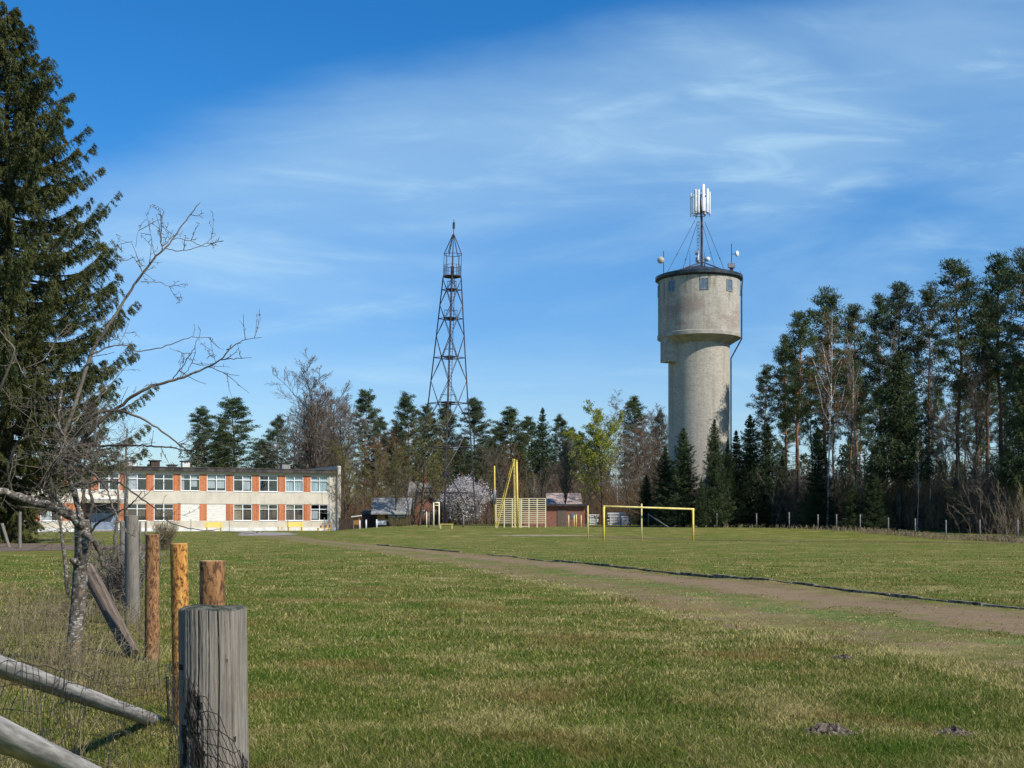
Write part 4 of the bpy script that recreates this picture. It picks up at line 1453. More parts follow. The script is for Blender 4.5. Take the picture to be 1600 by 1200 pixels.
    for pts, r0, r1, dd in LB:
        n0 = len(pts)
        far = abs(pts[-1][0] - pts[0][0]) + abs(pts[-1][1] - pts[0][1])
        path = spline([P(px, py, dd * (i / max(1, n0 - 1)) + r.normal(0, .03)) for i, (px, py) in enumerate(pts)], 6)
        m = len(path)
        path[1:-1] += r.normal(0, .004, (m - 2, 3))
        (limbs if r0 > .05 else thin).tube(path, np.linspace(r0 * (.85 if r0 > .06 else .66), r1 * .70, m) * (1 + .05 * r.normal(size=m)), 7)
        ln = np.sum(np.linalg.norm(np.diff(path, axis=0), axis=1))
        dens = 3.0 if far < 260 else 2.3
        for _ in range(int(ln * dens) + 1):
            t = r.uniform(.12, 1) * (m - 1)
            k = min(int(t), m - 2); f = t - k
            p = path[k] * (1 - f) + path[k + 1] * f
            ax = norm(path[k + 1] - path[k])
            d = norm(np.cross(ax, r.normal(size=3)) + ax * .5 + np.array([0, 0, .25]))
            big = (1 - t / m)
            twig(p, d, r.uniform(.07, .22) + .42 * big * r.rand(), .0030 + .003 * big, 2 if r.rand() < .4 * big + .06 else (1 if r.rand() < .5 else 0))
    # the dense witch's-broom of twigs over the fork
    for _ in range(105):
        c = P(r.normal(118, 34), r.normal(708, 34), r.normal(0, .35))
        d = norm(r.normal(size=3) * np.array([1, .8, .7]) + np.array([.25, 0, .1]))
        twig(c, d, r.uniform(.25, .75), .0042, 2 if r.rand() < .6 else 1)
    limbs.build('limb', M['apple_bark'], root, True)
    thin.build('branches', M['apple_twig'], root, True)
    tw.segs(A, B, R, np.array(R) * .75, 4)
    tw.build('twigs', M['apple_twig'], root)
apple_tree()
def pale_sapling(px, base_py, pts, r0, label):
    d = F * EYE / (base_py - HY)
    b = at(px, base_py, d)
    root = empty('sapling', (b.x, b.y, gh(b.x, b.y)), 0, label, 'young tree')
    r = np.random.RandomState(px)
    P = np.array([np.array(at(x, y, d)) - np.array((b.x, b.y, gh(b.x, b.y))) for x, y in pts])
    P[0, 2] = -.1
    m = MB(); m.tube(P, np.linspace(r0, r0 * .35, len(P)), 8)
    m.build('trunk', M['apple_bark'], root, True)
    A, B, R = [], [], []
    for k in range(46):
        i = r.randint(len(P) // 2, len(P) - 1); f = r.rand()
        p = P[i] * (1 - f) + P[i + 1] * f
        dd = norm(r.normal(size=3) + np.array([0, 0, .7])); ln = r.uniform(.3, .9)
        q = p
        for _ in range(3):
            e = q + dd * ln / 3
            A.append(q); B.append(e); R.append(.005)
            s = e + norm(dd + r.normal(0, .8, 3)) * ln * .3
            A.append(e); B.append(s); R.append(.004)
            q = e; dd = norm(dd + r.normal(0, .3, 3))
    t = MB(); t.segs(A, B, R, np.array(R) * .7, 3)
    t.build('twigs', M['apple_twig'], root)
pale_sapling(107, 935, [(107, 935), (103, 890), (98, 850), (95, 822), (92, 790)], .05, 'pale crooked sapling stem left of the apple tree trunk')
pale_sapling(181, 862, [(181, 862), (180, 840), (183, 815), (186, 790), (184, 760)], .11, 'pale crooked sapling with stem ending low, left of the old grey post')
pale_sapling(195, 882, [(195, 882), (196, 850), (197, 800), (199, 750), (197, 705), (199, 670)], .075, 'taller grey sapling touching the old grey post')

# ------------------------------------------------------------------ foreground posts, rails, wire
def log_mesh(p0, p1, r0, r1, seed, k=20, n=16, wob=.05, knots=3):
    r = np.random.RandomState(seed)
    p0, p1 = np.array(p0, float), np.array(p1, float)
    ax = norm(p1 - p0)
    a = norm(np.cross(ax, np.array([0.13, .99, .05]))); b = np.cross(ax, a)
    T = np.linspace(0, 1, n); ang = np.arange(k) * 2 * math.pi / k
    ph = r.uniform(0, 6.28, 6)
    rad = (r0 * (1 - T) + r1 * T)[:, None] * np.ones((n, k))
    rad *= 1 + wob * .5 * np.sin(2 * ang + ph[0])[None] + wob * .4 * np.sin(3 * ang[None] + 4 * T[:, None] + ph[1]) + r.normal(0, wob * .15, (n, k))
    for _ in range(knots):
        kt, ka = r.rand(), r.uniform(0, 6.28)
        rad *= 1 + .12 * np.exp(-((T[:, None] - kt) / .03) ** 2 - (np.angle(np.exp(1j * (ang[None] - ka))) / .4) ** 2)
    cen = p0 + (p1 - p0) * T[:, None] + (a * np.sin(T * 3 + ph[2])[:, None] + b * np.sin(T * 2.3 + ph[3])[:, None]) * wob * .25 * r0
    V = cen[:, None, :] + rad[:, :, None] * (np.cos(ang)[None, :, None] * a + np.sin(ang)[None, :, None] * b)
    return V, cen, ax
def add_log(mb, p0, p1, r0, r1, seed, mi_end=1, **kw):
    V, cen, ax = log_mesh(p0, p1, r0, r1, seed, **kw)
    n, k = V.shape[:2]
    Q = [(i * k + j, i * k + (j + 1) % k, (i + 1) * k + (j + 1) % k, (i + 1) * k + j) for i in range(n - 1) for j in range(k)]
    mb.add(V.reshape(-1, 3), Q)
    for e in (0, n - 1):
        c = V[e].mean(0)
        sgn = 1 if e else -1
        Vv = np.vstack([V[e], c + (V[e] - c) * .96 + ax * .006 * sgn, c[None] + ax * .006 * sgn])
        tq = [(j, (j + 1) % k, k + (j + 1) % k, k + j) if e else (j, k + j, k + (j + 1) % k, (j + 1) % k) for j in range(k)]
        tt = [(k + j, k + (j + 1) % k, 2 * k) if e else (k + (j + 1) % k, k + j, 2 * k) for j in range(k)]
        mb.add(Vv, tq, None, mi=0)
        mb.add(Vv, None, tt, mi=mi_end)
def post(px_top, py_top, d, width_px, px_base, mat, end, label, seed, group=None, lean_d=0.0, **kw):
    t = at(px_top, py_top, d); x0 = gx(px_base, d)
    g = gh(x0, d)
    o = empty('fence_post', (x0, d, g), 0, label, 'post', group)
    mb = MB()
    rad = width_px / F * d / 2
    add_log(mb, (0, 0, -.35), (t.x - x0, lean_d, t.z - g), rad * 1.04, rad * .97, seed, **kw)
    mb.build('log', [mat, end], o, True)
    return o
post(331, 878, 6.0, 40, 333, M['tan_wood'], M['endgrain'], 'stubby peeled tan post directly behind the thick grey post', 2, n=30)
post(279, 850, 9.4, 28, 287, M['orange_wood'], M['endgrain'], 'slim bright orange peeled post left of the thick grey post', 3, n=40)
post(239, 836, 13.6, 22, 237, M['tan_wood'], M['endgrain'], 'brown peeled post standing clear between orange post and old grey post', 4, n=40)
post(205, 806, 18.4, 21, 209, M['old_wood'], M['moss'], 'old grey post among the bare saplings', 5, n=30, wob=.09)
post(192, 815, 21.5, 9, 191, M['old_wood'], M['moss'], 'thin dark stake touching the left of the old grey post', 6)
post(31, 800, 64, 5, 31, M['old_wood'], M['moss'], 'thin upright stake under the huge old spruce', 7)
post(3, 818, 66, 5, 17, M['old_wood'], M['moss'], 'thin leaning stake under the huge old spruce', 8)

def near_post():
    d = 3.2
    top = at(332, 951, d); x0 = gx(340, d)
    g = gh(x0, d)
    o = empty('fence_post', (x0, d, g), 0, 'thick weathered grey post with cracks and mossy top, nearest of all', 'post')
    r = np.random.RandomState(9)
    k, n = 380, 110
    ang = np.arange(k) * 2 * math.pi / k
    z = np.linspace(-.3, top.z - g, n)
    R = 103 / F * d / 2
    rad = np.full((n, k), R)
    rad *= 1 + .018 * np.sin(2 * ang + .5)[None] + .012 * np.sin(5 * ang + 1)[None] + (.03 * np.sin(z * 2.4 + 1))[:, None] * .4
    rad += (.0005 * np.sin(31 * ang + 2)[None] + .0004 * np.sin(53 * ang)[None]) * (1 + .5 * np.sin(z * 3))[:, None]
    tt = (z - z[0]) / (z[-1] - z[0])
    # drying cracks
    for a0, depth, w, zs in ((-1.78, .024, .014, .25), (-1.22, .020, .013, .15), (-2.35, .006, .010, .4), (-.80, .009, .010, .3), (-.45, .005, .010, .1), (-2.75, .005, .010, .2), (.4, .02, .02, 0), (1.5, .02, .02, 0), (2.5, .015, .02, 0), (-2.05, .006, .010, .5), (-1.50, .006, .010, .45), (-1.0, .005, .01, .2)):
        cen = a0 + .05 * np.sin(z * 4 + a0 * 3) + .02 * np.sin(z * 13 + a0)
        dd = np.angle(np.exp(1j * (ang[None] - cen[:, None])))
        rad -= depth * np.exp(-(dd / w) ** 2) * smooth(zs - .1, zs + .15, tt)[:, None]
    # knot and burnt scar on the left front, low down
    kz, ka = 1.105, -1.87
    dd = np.angle(np.exp(1j * (ang[None] - ka)))
    q = ((z[:, None] - kz) / .040) ** 2 + (dd / .30) ** 2
    rad += .010 * np.exp(-q) - .020 * np.exp(-q * 6)
    scar = np.exp(-(((z[:, None] - .96) / .13) ** 4) - (np.angle(np.exp(1j * (ang[None] + 2.15))) / .50) ** 4)
    rad -= .005 * scar * (1 + .8 * r.normal(0, .5, (n, k)))
    rad += r.normal(0, .0006, (n, k))
    cx = (top.x - x0) * (z / (top.z - g))
    V = np.stack([cx[:, None] + rad * np.cos(ang), rad * np.sin(ang), np.repeat(z[:, None], k, 1)], -1)
    V[-1, :, 2] += .003 * np.sin(3 * ang + 1) + r.normal(0, .0006, k)
    i, j = np.meshgrid(np.arange(n - 1), np.arange(k), indexing='ij')
    j2 = (j + 1) % k
    Q = np.stack([i * k + j, i * k + j2, (i + 1) * k + j2, (i + 1) * k + j], -1).reshape(-1, 4)
    Vf = V.reshape(-1, 3)
    sm = scar[:-1].ravel() + np.exp(-q[:-1] * 2.0).ravel() + (vnoise(ang[None] * 3.2, z[:-1, None] * 36, 4).ravel() - .5) * .9 + (vnoise(ang[None] * 8, z[:-1, None] * 92, 6).ravel() - .5) * .5
    mb = MB()
    mb.add(Vf, Q[sm < .5])
    mb.add(Vf, Q[sm >= .5], mi=1)
    # end grain, mossy
    rings = [V[-1]]
    c = V[-1].mean(0)
    for s in (.93, .75, .5, .25, .08):
        rg = c + (V[-1] - c) * s
        rg[:, 2] += .003 + .0012 * r.normal(size=k) + .003 * (1 - s)
        rings.append(rg)
    VV = np.concatenate(rings + [c[None] + np.array([[0, 0, .008]])])
    m = len(rings)
    TQ = [(a * k + b_, a * k + (b_ + 1) % k, (a + 1) * k + (b_ + 1) % k, (a + 1) * k + b_) for a in range(m - 1) for b_ in range(k)]
    TT = [((m - 1) * k + b_, (m - 1) * k + (b_ + 1) % k, m * k) for b_ in range(k)]
    mb.add(VV, TQ, TT, mi=2)
    mb.build('log', [M['old_wood'], M['char'], M['moss']], o, True)
near_post()

def lying(name, a, b, r0, r1, mat, end, label, cat, seed, **kw):
    a, b = np.array(a), np.array(b)
    o = empty(name, tuple(b), 0, label, cat)
    mb = MB()
    # build along local z so the grain follows the log, then turn it
    ln = np.linalg.norm(a - b)
    add_log(mb, (0, 0, 0), (0, 0, ln), r1, r0, seed, **kw)
    c = mb.build('log', [mat, end], o, True)
    c.rotation_euler = Vector(a - b).to_track_quat('Z', 'Y').to_euler()
    return o
e1 = at(244, 1122, 9.7)
lying('fence_rail', np.array(at(-70, 1016, 4.9)), (e1.x, e1.y, gh(e1.x, e1.y) - .03), .047, .050, M['pale_wood'], M['pale_wood'], 'upper fallen grey rail sloping down toward the orange post', 'rail', 21, n=40)
e2 = at(195, 1236, 6.1)
lying('fence_rail', np.array(at(-110, 1098, 3.2)), (e2.x, e2.y, e2.z), .051, .050, M['pale_wood'], M['pale_wood'], 'lower thick pale rail crossing the bottom left corner', 'rail', 22, n=40)
e3 = at(207, 1030, 14.0)
lying('leaning_log', np.array(at(136, 888, 14.7)), (e3.x, e3.y, gh(e3.x, e3.y) + .04), .085, .082, M['brown_wood'], M['old_wood'], 'dark bark-stripped log leaning against the apple tree', 'log', 23, n=30)

def wire_mesh(name, nodes, label, cell=.10, seed=1, sag=.03, rad=.0017, diag=False):
    """sheet of fence wire between posts: nodes = (x, y, top z, bottom z)"""
    r = np.random.RandomState(seed)
    P = np.array(nodes, float)
    seg = np.linalg.norm(np.diff(P[:, :2], axis=0), axis=1)
    L = np.concatenate([[0], np.cumsum(seg)])
    n = int(L[-1] / cell) + 1
    S = np.linspace(0, L[-1], n)
    X = np.interp(S, L, P[:, 0]); Y = np.interp(S, L, P[:, 1]); ZT = np.interp(S, L, P[:, 2]); ZB = np.interp(S, L, P[:, 3])
    m = max(3, int((ZT - ZB).max() / cell) + 1)
    G = np.zeros((m, n, 3))
    for i in range(m):
        f = i / (m - 1)
        G[i, :, 0] = X; G[i, :, 1] = Y; G[i, :, 2] = ZT * (1 - f) + ZB * f
    wob = np.stack([vnoise(np.repeat(S[None] * 2.2, m, 0), np.repeat(np.arange(m)[:, None] * .35, n, 1), seed + q) - .5 for q in range(3)], -1)
    G += wob * sag * 3 + r.normal(0, sag * .12, G.shape)
    mb = MB()
    if diag:
        for i in range(m - 1):
            for j in range(n - 1):
                mb.segs([G[i, j], G[i, j + 1]], [G[i + 1, j + 1], G[i + 1, j]], rad, rad, 4)
    else:
        mb.segs(G[:, :-1].reshape(-1, 3), G[:, 1:].reshape(-1, 3), rad, rad, 4)
        mb.segs(G[:-1].reshape(-1, 3), G[1:].reshape(-1, 3), rad, rad, 4)
    return tag(mb.build(name, M['wire']), label, 'wire fence')
def nd(px, py, d, bottom=0.0):
    p = at(px, py, d)
    return (p.x, p.y, p.z, bottom)
wire_mesh('wire_netting', [nd(283, 1030, 9.3), nd(200, 1042, 8.3), nd(130, 1053, 7.2), nd(60, 1050, 5.7), nd(-80, 1030, 4.7)], 'sagging rusty square wire netting in front of the fallen rails', .10, 3, .04, .0017)
wire_mesh('wire_netting', [nd(292, 1066, 3.12, .35), nd(312, 1064, 3.03, .35), nd(345, 1112, 3.0, .35), nd(382, 1172, 3.03, .35), nd(396, 1190, 3.2, .35)], 'torn diamond wire netting wrapped round the thick grey post', .034, 5, .012, .0011, True)
wire_mesh('wire_netting', [nd(283, 1045, 9.2), nd(277, 1052, 7.4, .05), nd(272, 1075, 5.6, .2)], 'crumpled netting strip between orange post and thick grey post', .14, 7, .05, .0016)

def stake_frame():
    d = 45
    b = at(223, 877, d)
    o = empty('stake_fence', (b.x, b.y, gh(b.x, b.y)), 0, 'pair of thin grey stakes with cross bars behind the peeled posts', 'fence')
    for px in (219, 228):
        m = MB()
        add_log(m, (gx(px, d) - b.x, 0, -.2), (gx(px, d) - b.x, 0, 1.42), .045, .04, px, k=8, n=6)
        m.build('stake', [M['old_wood'], M['moss']], o, True)
    for z in (.1, .55, .95):
        m = MB(); m.box((gx(219, d) - b.x + .05, -.02, z), (gx(228, d) - b.x - .05, .02, z + .05)); m.build('cross_bar', M['old_wood'], o)
stake_frame()

def molehill(px, py, w, label, seed):
    d = F * EYE / (py - HY)
    p = at(px, py, d)
    r = np.random.RandomState(seed)
    V, Q, T = [], [], []
    k, n = 26, 9
    for i in range(n):
        f = i / (n - 1)
        for j in range(k):
            a = 6.283 * j / k
            rr = w * (1 - f) * (1 + .18 * math.sin(3 * a + seed) + .1 * math.sin(7 * a)) + r.normal(0, .012) * (f > 0)
            zz = .42 * w * (1 - (1 - f) ** 2) + r.normal(0, .014) * (f > 0) - (.03 if i == 0 else 0)
            V.append((rr * math.cos(a), rr * math.sin(a) * .8, zz))
    Q = [(i * k + j, i * k + (j + 1) % k, (i + 1) * k + (j + 1) % k, (i + 1) * k + j) for i in range(n - 1) for j in range(k)]
    mb = MB(); mb.add(V, Q)
    for _ in range(60):                                          # loose crumbs
        a = r.uniform(0, 6.28); q = w * r.uniform(.5, 1.35); s = r.uniform(.006, .02)
        c = np.array([q * math.cos(a), q * math.sin(a) * .8, .02 + .35 * w * max(0, 1 - q / w)])
        v = np.array([(1, 0, 0), (-1, 0, 0), (0, 1, 0), (0, -1, 0), (0, 0, 1), (0, 0, -1)]) * s * r.uniform(.6, 1.4, (6, 1)) + c
        mb.add(v, None, [(0, 2, 4), (2, 1, 4), (1, 3, 4), (3, 0, 4), (2, 0, 5), (1, 2, 5), (3, 1, 5), (0, 3, 5)])
    o = mb.build('molehill', M['soil'])
    o.location = (p.x, p.y, gh(p.x, p.y))
    tag(o, label, 'molehill')
molehill(1295, 1150, .17, 'larger crumbly brown molehill in the grass at lower right', 3)
molehill(1490, 1147, .11, 'smaller brown molehill in the grass right of the larger one', 5)
molehill(1318, 1032, .09, 'flat grey molehill at the edge of the dirt track', 7)

# ------------------------------------------------------------------ the school
PA = Vector((gx(256, 140.7), 140.7, 0)); PB = Vector((gx(499, 149.0), 149.0, 0))
E = (PB - PA).normalized()
ANG = math.atan2(E.y, E.x)
def s_of(px, base=PB):
    k = (px - CX) / F
    return (k * base.y - base.x) / (E.x - k * E.y)
S0 = s_of(526)
PC = PB + E * S0                                                   # right front corner of the school
def school():
    root = empty('school_building', (PC.x, PC.y, 0), ANG, 'long two-storey cream school building with orange brick panels between windows', 'building')
    sx = lambda px: s_of(px) - S0                                  # local x (negative to the left)
    LEFT = sx(-40)
    Z = dict(pl=.38, w0=1.19, w1=3.12, v0=4.58, v1=6.49, f0=6.80, f1=7.28)
    cw = [sx(p) for p in (499.4, 460.2, 419.9, 379.5, 338.4, 297.6, 256, 214.5)]
    bay = (cw[0] - cw[-1]) / 7
    ents = [cw[-1] - bay * (k + 1) for k in range(6)]
    cs = [c for c in cw + ents if c - bay / 2 > LEFT]
    ww = 1.10                                                     # half width of a window
    DEP = 12.0
    def wall(lo, hi, name='wall', mat='cream'):
        m = MB(); m.box(lo, hi); return m.build(name, M[mat], root)
    body = MB()
    body.box((LEFT, 0, Z['pl']), (0, .35, Z['w0']))
    body.box((LEFT, 0, Z['w1']), (0, .35, Z['v0']))
    body.box((LEFT, 0, Z['v1']), (0, .35, Z['f0']))
    for a, b in ((Z['w0'], Z['w1']), (Z['v0'], Z['v1'])):
        body.box((cw[0] + ww, 0, a), (0, .35, b))
    body.box((LEFT, .355, 0), (LEFT + .3, DEP, Z['f0'])); body.box((-.3, .355, 0), (0, DEP, Z['f0'])); body.box((LEFT + .3, DEP - .3, 0), (-.3, DEP, Z['f0']))
    body.box((LEFT + .3, .36, 3.2), (-.3, DEP - .3, 3.4))
    w = body.build('wall', M['cream'], root)
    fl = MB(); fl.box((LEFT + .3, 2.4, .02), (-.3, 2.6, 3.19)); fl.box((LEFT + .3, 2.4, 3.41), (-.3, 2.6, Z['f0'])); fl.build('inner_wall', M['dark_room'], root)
    m = MB(); m.box((LEFT, -.06, -.2), (.0, .34, Z['pl'] - .003)); m.build('plinth', M['plinth'], root)
    m = MB(); m.box((LEFT - .2, -.45, Z['f0']), (-.02, DEP + .3, Z['f1'] - .08)); rf = m.build('roof', M['fascia'], root)
    m = MB(); m.box((LEFT - .25, -.52, Z['f1'] - .077), (-.025, DEP + .35, Z['f1'])); m.build('roof_edge', M['roof_felt'], rf)
    m = MB(); m.box((LEFT, -.10, Z['f0'] - .09), (-.05, -.005, Z['f0'] - .003)); m.build('cornice', M['whitewash'], root)
    m = MB(); m.box((.003, -.35, -.1), (.42, DEP, 7.75)); m.build('end_fin', M['cream'], root)
    for c0, row in ((Z['w0'], 0), (Z['v0'], 1)):
        z0, z1 = (Z['w0'], Z['w1']) if row == 0 else (Z['v0'], Z['v1'])
        for i, c in enumerate(cs):
            # brick panel to the left of this window
            if row == 0 and i in (8, 9):
                continue
            l = c - bay + ww
            if l > LEFT:
                m = MB(); m.box((l, .03, z0), (c - ww, .33, z1)); m.build('brick_panel', M['orange_brick'], root)
            if row == 0 and i in (4, 5):                            # bricked-up openings
                m = MB(); m.box((c - ww + .003, .06, z0), (c + ww - .003, .33, z1)); m.build('bricked_window', M['pale_brick'], root)
                continue
            fr = MB()
            t = .075
            y0, y1 = .05, .13
            a, b = c - ww + .004, c + ww - .004
            tz = z1 - .30 * (z1 - z0)
            fr.box((a, y0, z0), (b, y1, z0 + t)); fr.box((a, y0, z1 - t), (b, y1, z1))
            fr.box((a, y0, z0 + t), (a + t, y1, z1 - t)); fr.box((b - t, y0, z0 + t), (b, y1, z1 - t))
            fr.box((a + t, y0 + .004, tz - t / 2), (b - t, y1, tz + t / 2))
            fr.box((c - t * .6, y0 + .002, z0 + t), (c + t * .6, y1, tz - t / 2)); fr.box((c - t * .6, y0 + .002, tz + t / 2), (c + t * .6, y1, z1 - t))
            f = fr.build('window', M['white_frame'], root)
            p = MB(); p.box((a + t, .085, z0 + t), (b - t, .095, z1 - t)); p.build('pane', M['glass'], f)
            s = MB(); s.box((a - .02, -.06, z0 - .05), (b + .02, .049, z0 - .004)); s.build('sill', M['white_frame'], f)
            # what hangs behind the glass
            cu = []
            if row == 1:
                if i in (0, 1): cu = [(a + t, b - t, z0 + t, z1 - t, 'blind')]
                elif i == 3: cu = [(c, b - t - .1, z0 + .2, z1 - .2, 'curtain')]
                elif i == 4: cu = [(a + t, c - .1, z0 + .35, z1 - .2, 'curtain'), (c + .1, b - t, z0 + .35, z1 - .2, 'curtain')]
                elif i == 5: cu = [(a + t, a + .45, z0 + t, z1 - t, 'curtain'), (c + .1, b - .3, z0 + .5, z1 - .2, 'curtain')]
                elif i == 7: cu = [(a + t, c + .1, z0 + t, z1 - t, 'curtain')]
                elif i > 7: cu = [(a + t, c, z0 + t, z1 - t, 'curtain')] if i % 2 else []
            else:
                if i == 0: cu = [(a + t, c - .1, z0 + .2, tz - .05, 'curtain')]
                elif i == 3: cu = [(a + t, c, z0 + t, tz, 'tan_blind'), (c, b - t, z0 + t, tz, 'brown_blind')]
                elif i in (1, 2): cu = [(a + t, b - t, z0 + t, tz - .05, 'brown_blind')]
                elif i in (6, 7): cu = [(a + t, b - t, z0 + .5, tz, 'brown_blind')]
                else: cu = [(a + t, c, z0 + t, z1 - t, 'curtain')]
                if i in (1, 2, 3): cu.append((a + t, c - .05, tz + .1, z1 - t, 'tan_blind'))
            for (x0, x1, q0, q1, mm) in cu:
                m = MB()
                n = 24
                xs = np.linspace(x0, x1, n); ys = .22 + .025 * np.sin(np.arange(n) * 1.7)
                V = np.concatenate([np.column_stack([xs, ys, np.full(n, q0)]), np.column_stack([xs, ys, np.full(n, q1)])])
                m.add(V, [(k, k + 1, n + k + 1, n + k) for k in range(n - 1)])
                m.build('curtain', M[mm], f)
    # entrance between the two wings
    xa, xb = sx(134), sx(184)
    m = MB(); m.box((xa, -.10, .25), (xb, .30, 2.05)); dr = m.build('door', M['door_blue'], root)
    h = MB(); h.box(((xa + xb) / 2 - .06, -.16, 1.0), ((xa + xb) / 2 - .02, -.103, 1.5)); h.box(((xa + xb) / 2 + .3, -.16, 1.0), ((xa + xb) / 2 + .34, -.103, 1.5)); h.build('handle', M['grey_metal'], dr)
    m = MB(); m.box((xa, -.08, 2.053), (xb, .29, 3.117)); m.build('door_glazing', M['navy'], root)
    for u0, u1 in ((cs[10] + ww + .003, xa - .003), (xb + .003, cs[7] - ww - .003)):
        m = MB(); m.box((u0, .02, Z['w0']), (u1, .32, Z['w1'])); m.build('brick_panel', M['orange_brick'], root)
    m = MB(); m.box((xa - .2, -2.2, 3.16), (xb + .2, -.003, 3.55)); cn = m.build('canopy', M['tower_plain'], root)
    m = MB(); m.box((xa - .25, -2.25, 3.553), (xb + .25, -.003, 3.70)); m.build('canopy_edge', M['white_frame'], cn)
    m = MB(); m.box((xa - .6, -2.0, -.1), (xb + .2, -.065, .16)); m.build('doorstep', M['concrete'], root)
    for px, w_, h_, mat, y in ((281, .85, .75, 'pale_brick', 3.0), (437, 1.0, .85, 'asbestos', 5.0), (228, 1.0, .8, 'brown_wall', 4.0), (249, .9, .4, 'asbestos', 6.0), (190, .9, .75, 'whitewash', 4.0)):
        xx = sx(px) + y * .46
        m = MB(); m.box((xx - w_ / 2, y, Z['f1'] + .003), (xx + w_ / 2, y + w_, Z['f1'] + h_)); c = m.build('chimney', M[mat], rf)
        m = MB(); m.box((xx - w_ * .68, y - .12, Z['f1'] + h_ + .003), (xx + w_ * .68, y + w_ + .12, Z['f1'] + h_ + .12)); m.build('chimney_cap', M['fascia'], c)
    # downpipe at the corner
    m = MB(); m.tube([(-.9, -.12, .4), (-.9, -.12, 6.7)], .035, 6); m.build('downpipe', M['whitewash'], root)
    m = MB(); m.tube([(sx(195), -.12, .3), (sx(195), -.12, 6.7)], .06, 6); m.build('downpipe', M['grey_metal'], root)
school()
def front_pt(px, out):
    p = PC + E * (s_of(px) - S0)
    nrm = Vector((E.y, -E.x, 0))
    return p + nrm * out
def garden_bench(px, label):
    b = front_pt(px, 1.2)
    root = empty('bench', (b.x, b.y, gh(b.x, b.y)), ANG, label, 'bench')
    m = MB()
    for k in range(3): m.box((-1.0, -.42 + .14 * k, .42), (1.0, -.30 + .14 * k, .46))
    m.build('seat', M['yellow'], root)
    m = MB()
    for k in range(3): m.box((-1.0, .06 + .02 * k, .52 + .17 * k), (1.0, .10 + .02 * k, .66 + .17 * k))
    m.build('backrest', M['yellow'], root)
    for x in (-.8, .8):
        m = MB(); m.box((x - .04, -.40, -.05), (x + .04, -.32, .417)); m.box((x - .04, .02, -.05), (x + .04, .058, .95)); m.box((x - .035, -.32, .34), (x + .035, .02, .40)); m.build('leg', M['yellow'], root)
garden_bench(330, 'yellow bench under the bricked-up school windows')
garden_bench(456, 'yellow bench under the school windows nearer the right corner')
def toy_box():
    b = front_pt(433, 1.3)
    root = empty('stool', (b.x, b.y, gh(b.x, b.y)), ANG, 'small yellow stool beside the bench near the school corner', 'stool')
    m = MB(); m.box((-.3, -.25, .42), (.3, .25, .48)); m.build('seat', M['yellow'], root)
    for x in (-.24, .2):
        for y in (-.2, .16):
            m = MB(); m.box((x, y, -.05), (x + .05, y + .05, .417)); m.build('leg', M['yellow'], root)
toy_box()
def rocker():
    b = front_pt(499, 1.6)
    root = empty('spring_rocker', (b.x, b.y, gh(b.x, b.y)), ANG, 'small orange playground rocker by the school corner', 'rocker')
    m = MB(); m.box((-.75, -.25, .25), (.75, .25, .33)); m.box((-.75, -.1, -.05), (-.6, .1, .247)); m.box((.6, -.1, -.05), (.75, .1, .247)); m.build('base', M['yellow'], root)
    m = MB()
    for x in (-.4, .25, .7):
        m.box((x, -.2, .333), (x + .12, .2, .62)); m.tube([(x + .06, -.2, .60), (x + .35, .1, .98)], .04, 6)
    m.build('seat', M['orange_wood'], root)
    m = MB(); m.tube([(-.1, 0, .333), (-.1, 0, .9)], .03, 6); m.tube([(-.1, -.25, .88), (-.1, .25, .88)], .025, 6); m.build('handle', M['grey_metal'], root)
rocker()
def thin_pole(px, top, base, label, w=.035, mat='grey_metal', out=3.0, name='pole'):
    b = front_pt(px, out)
    root = empty(name, (b.x, b.y, gh(b.x, b.y)), 0, label, 'pole', 'thin poles in front of the school')
    h = (base - top) / F * b.y
    m = MB(); m.tube([(0, 0, -.2), (0, 0, h)], w, 6); m.build('shaft', M[mat], root)
    m = MB(); m.lathe([(.0001, h + .05), (w * 1.3, h + .04), (w * 1.3, h - .05), (w, h - .06)], 8); m.build('cap', M[mat], root)
thin_pole(289, 814, 832, 'thin grey pole left of the bench under the bricked-up windows')
thin_pole(348, 815, 835, 'thin grey pole right of the bench under the bricked-up windows')
thin_pole(438, 814, 833, 'dark grey pole between small yellow stool and yellow bench', .045)
thin_pole(494, 808, 828, 'dark grey pole beside the orange playground rocker', .05)

# ------------------------------------------------------------------ water tower
def ring_uv(me, r):
    """u = arc length round the tower, v = height"""
    uv = me.uv_layers.new(name='UVMap')
    co = np.zeros(len(me.vertices) * 3, np.float32); me.vertices.foreach_get('co', co); co = co.reshape(-1, 3)
    vi = np.zeros(len(me.loops), np.int32); me.loops.foreach_get('vertex_index', vi)
    a = np.arctan2(co[:, 0], co[:, 1])                           # seam at the back (-y is front)
    A = a[vi]
    st = np.zeros(len(me.polygons), np.int32); me.polygons.foreach_get('loop_start', st)
    nt = np.zeros(len(me.polygons), np.int32); me.polygons.foreach_get('loop_total', nt)
    for s, n in zip(st, nt):
        seg = A[s:s + n]
        if seg.max() - seg.min() > math.pi:
            A[s:s + n] = np.where(seg < 0, seg + 2 * math.pi, seg)
    out = np.column_stack([A * r, co[vi][:, 2]]).astype(np.float32)
    uv.data.foreach_set('uv', out.ravel())
TD = 122.0
TX = gx(1092, TD)
TG = gh(TX, TD)
def tz(py): return EYE + (HY - py) / F * TD - TG
PXM = TD / F
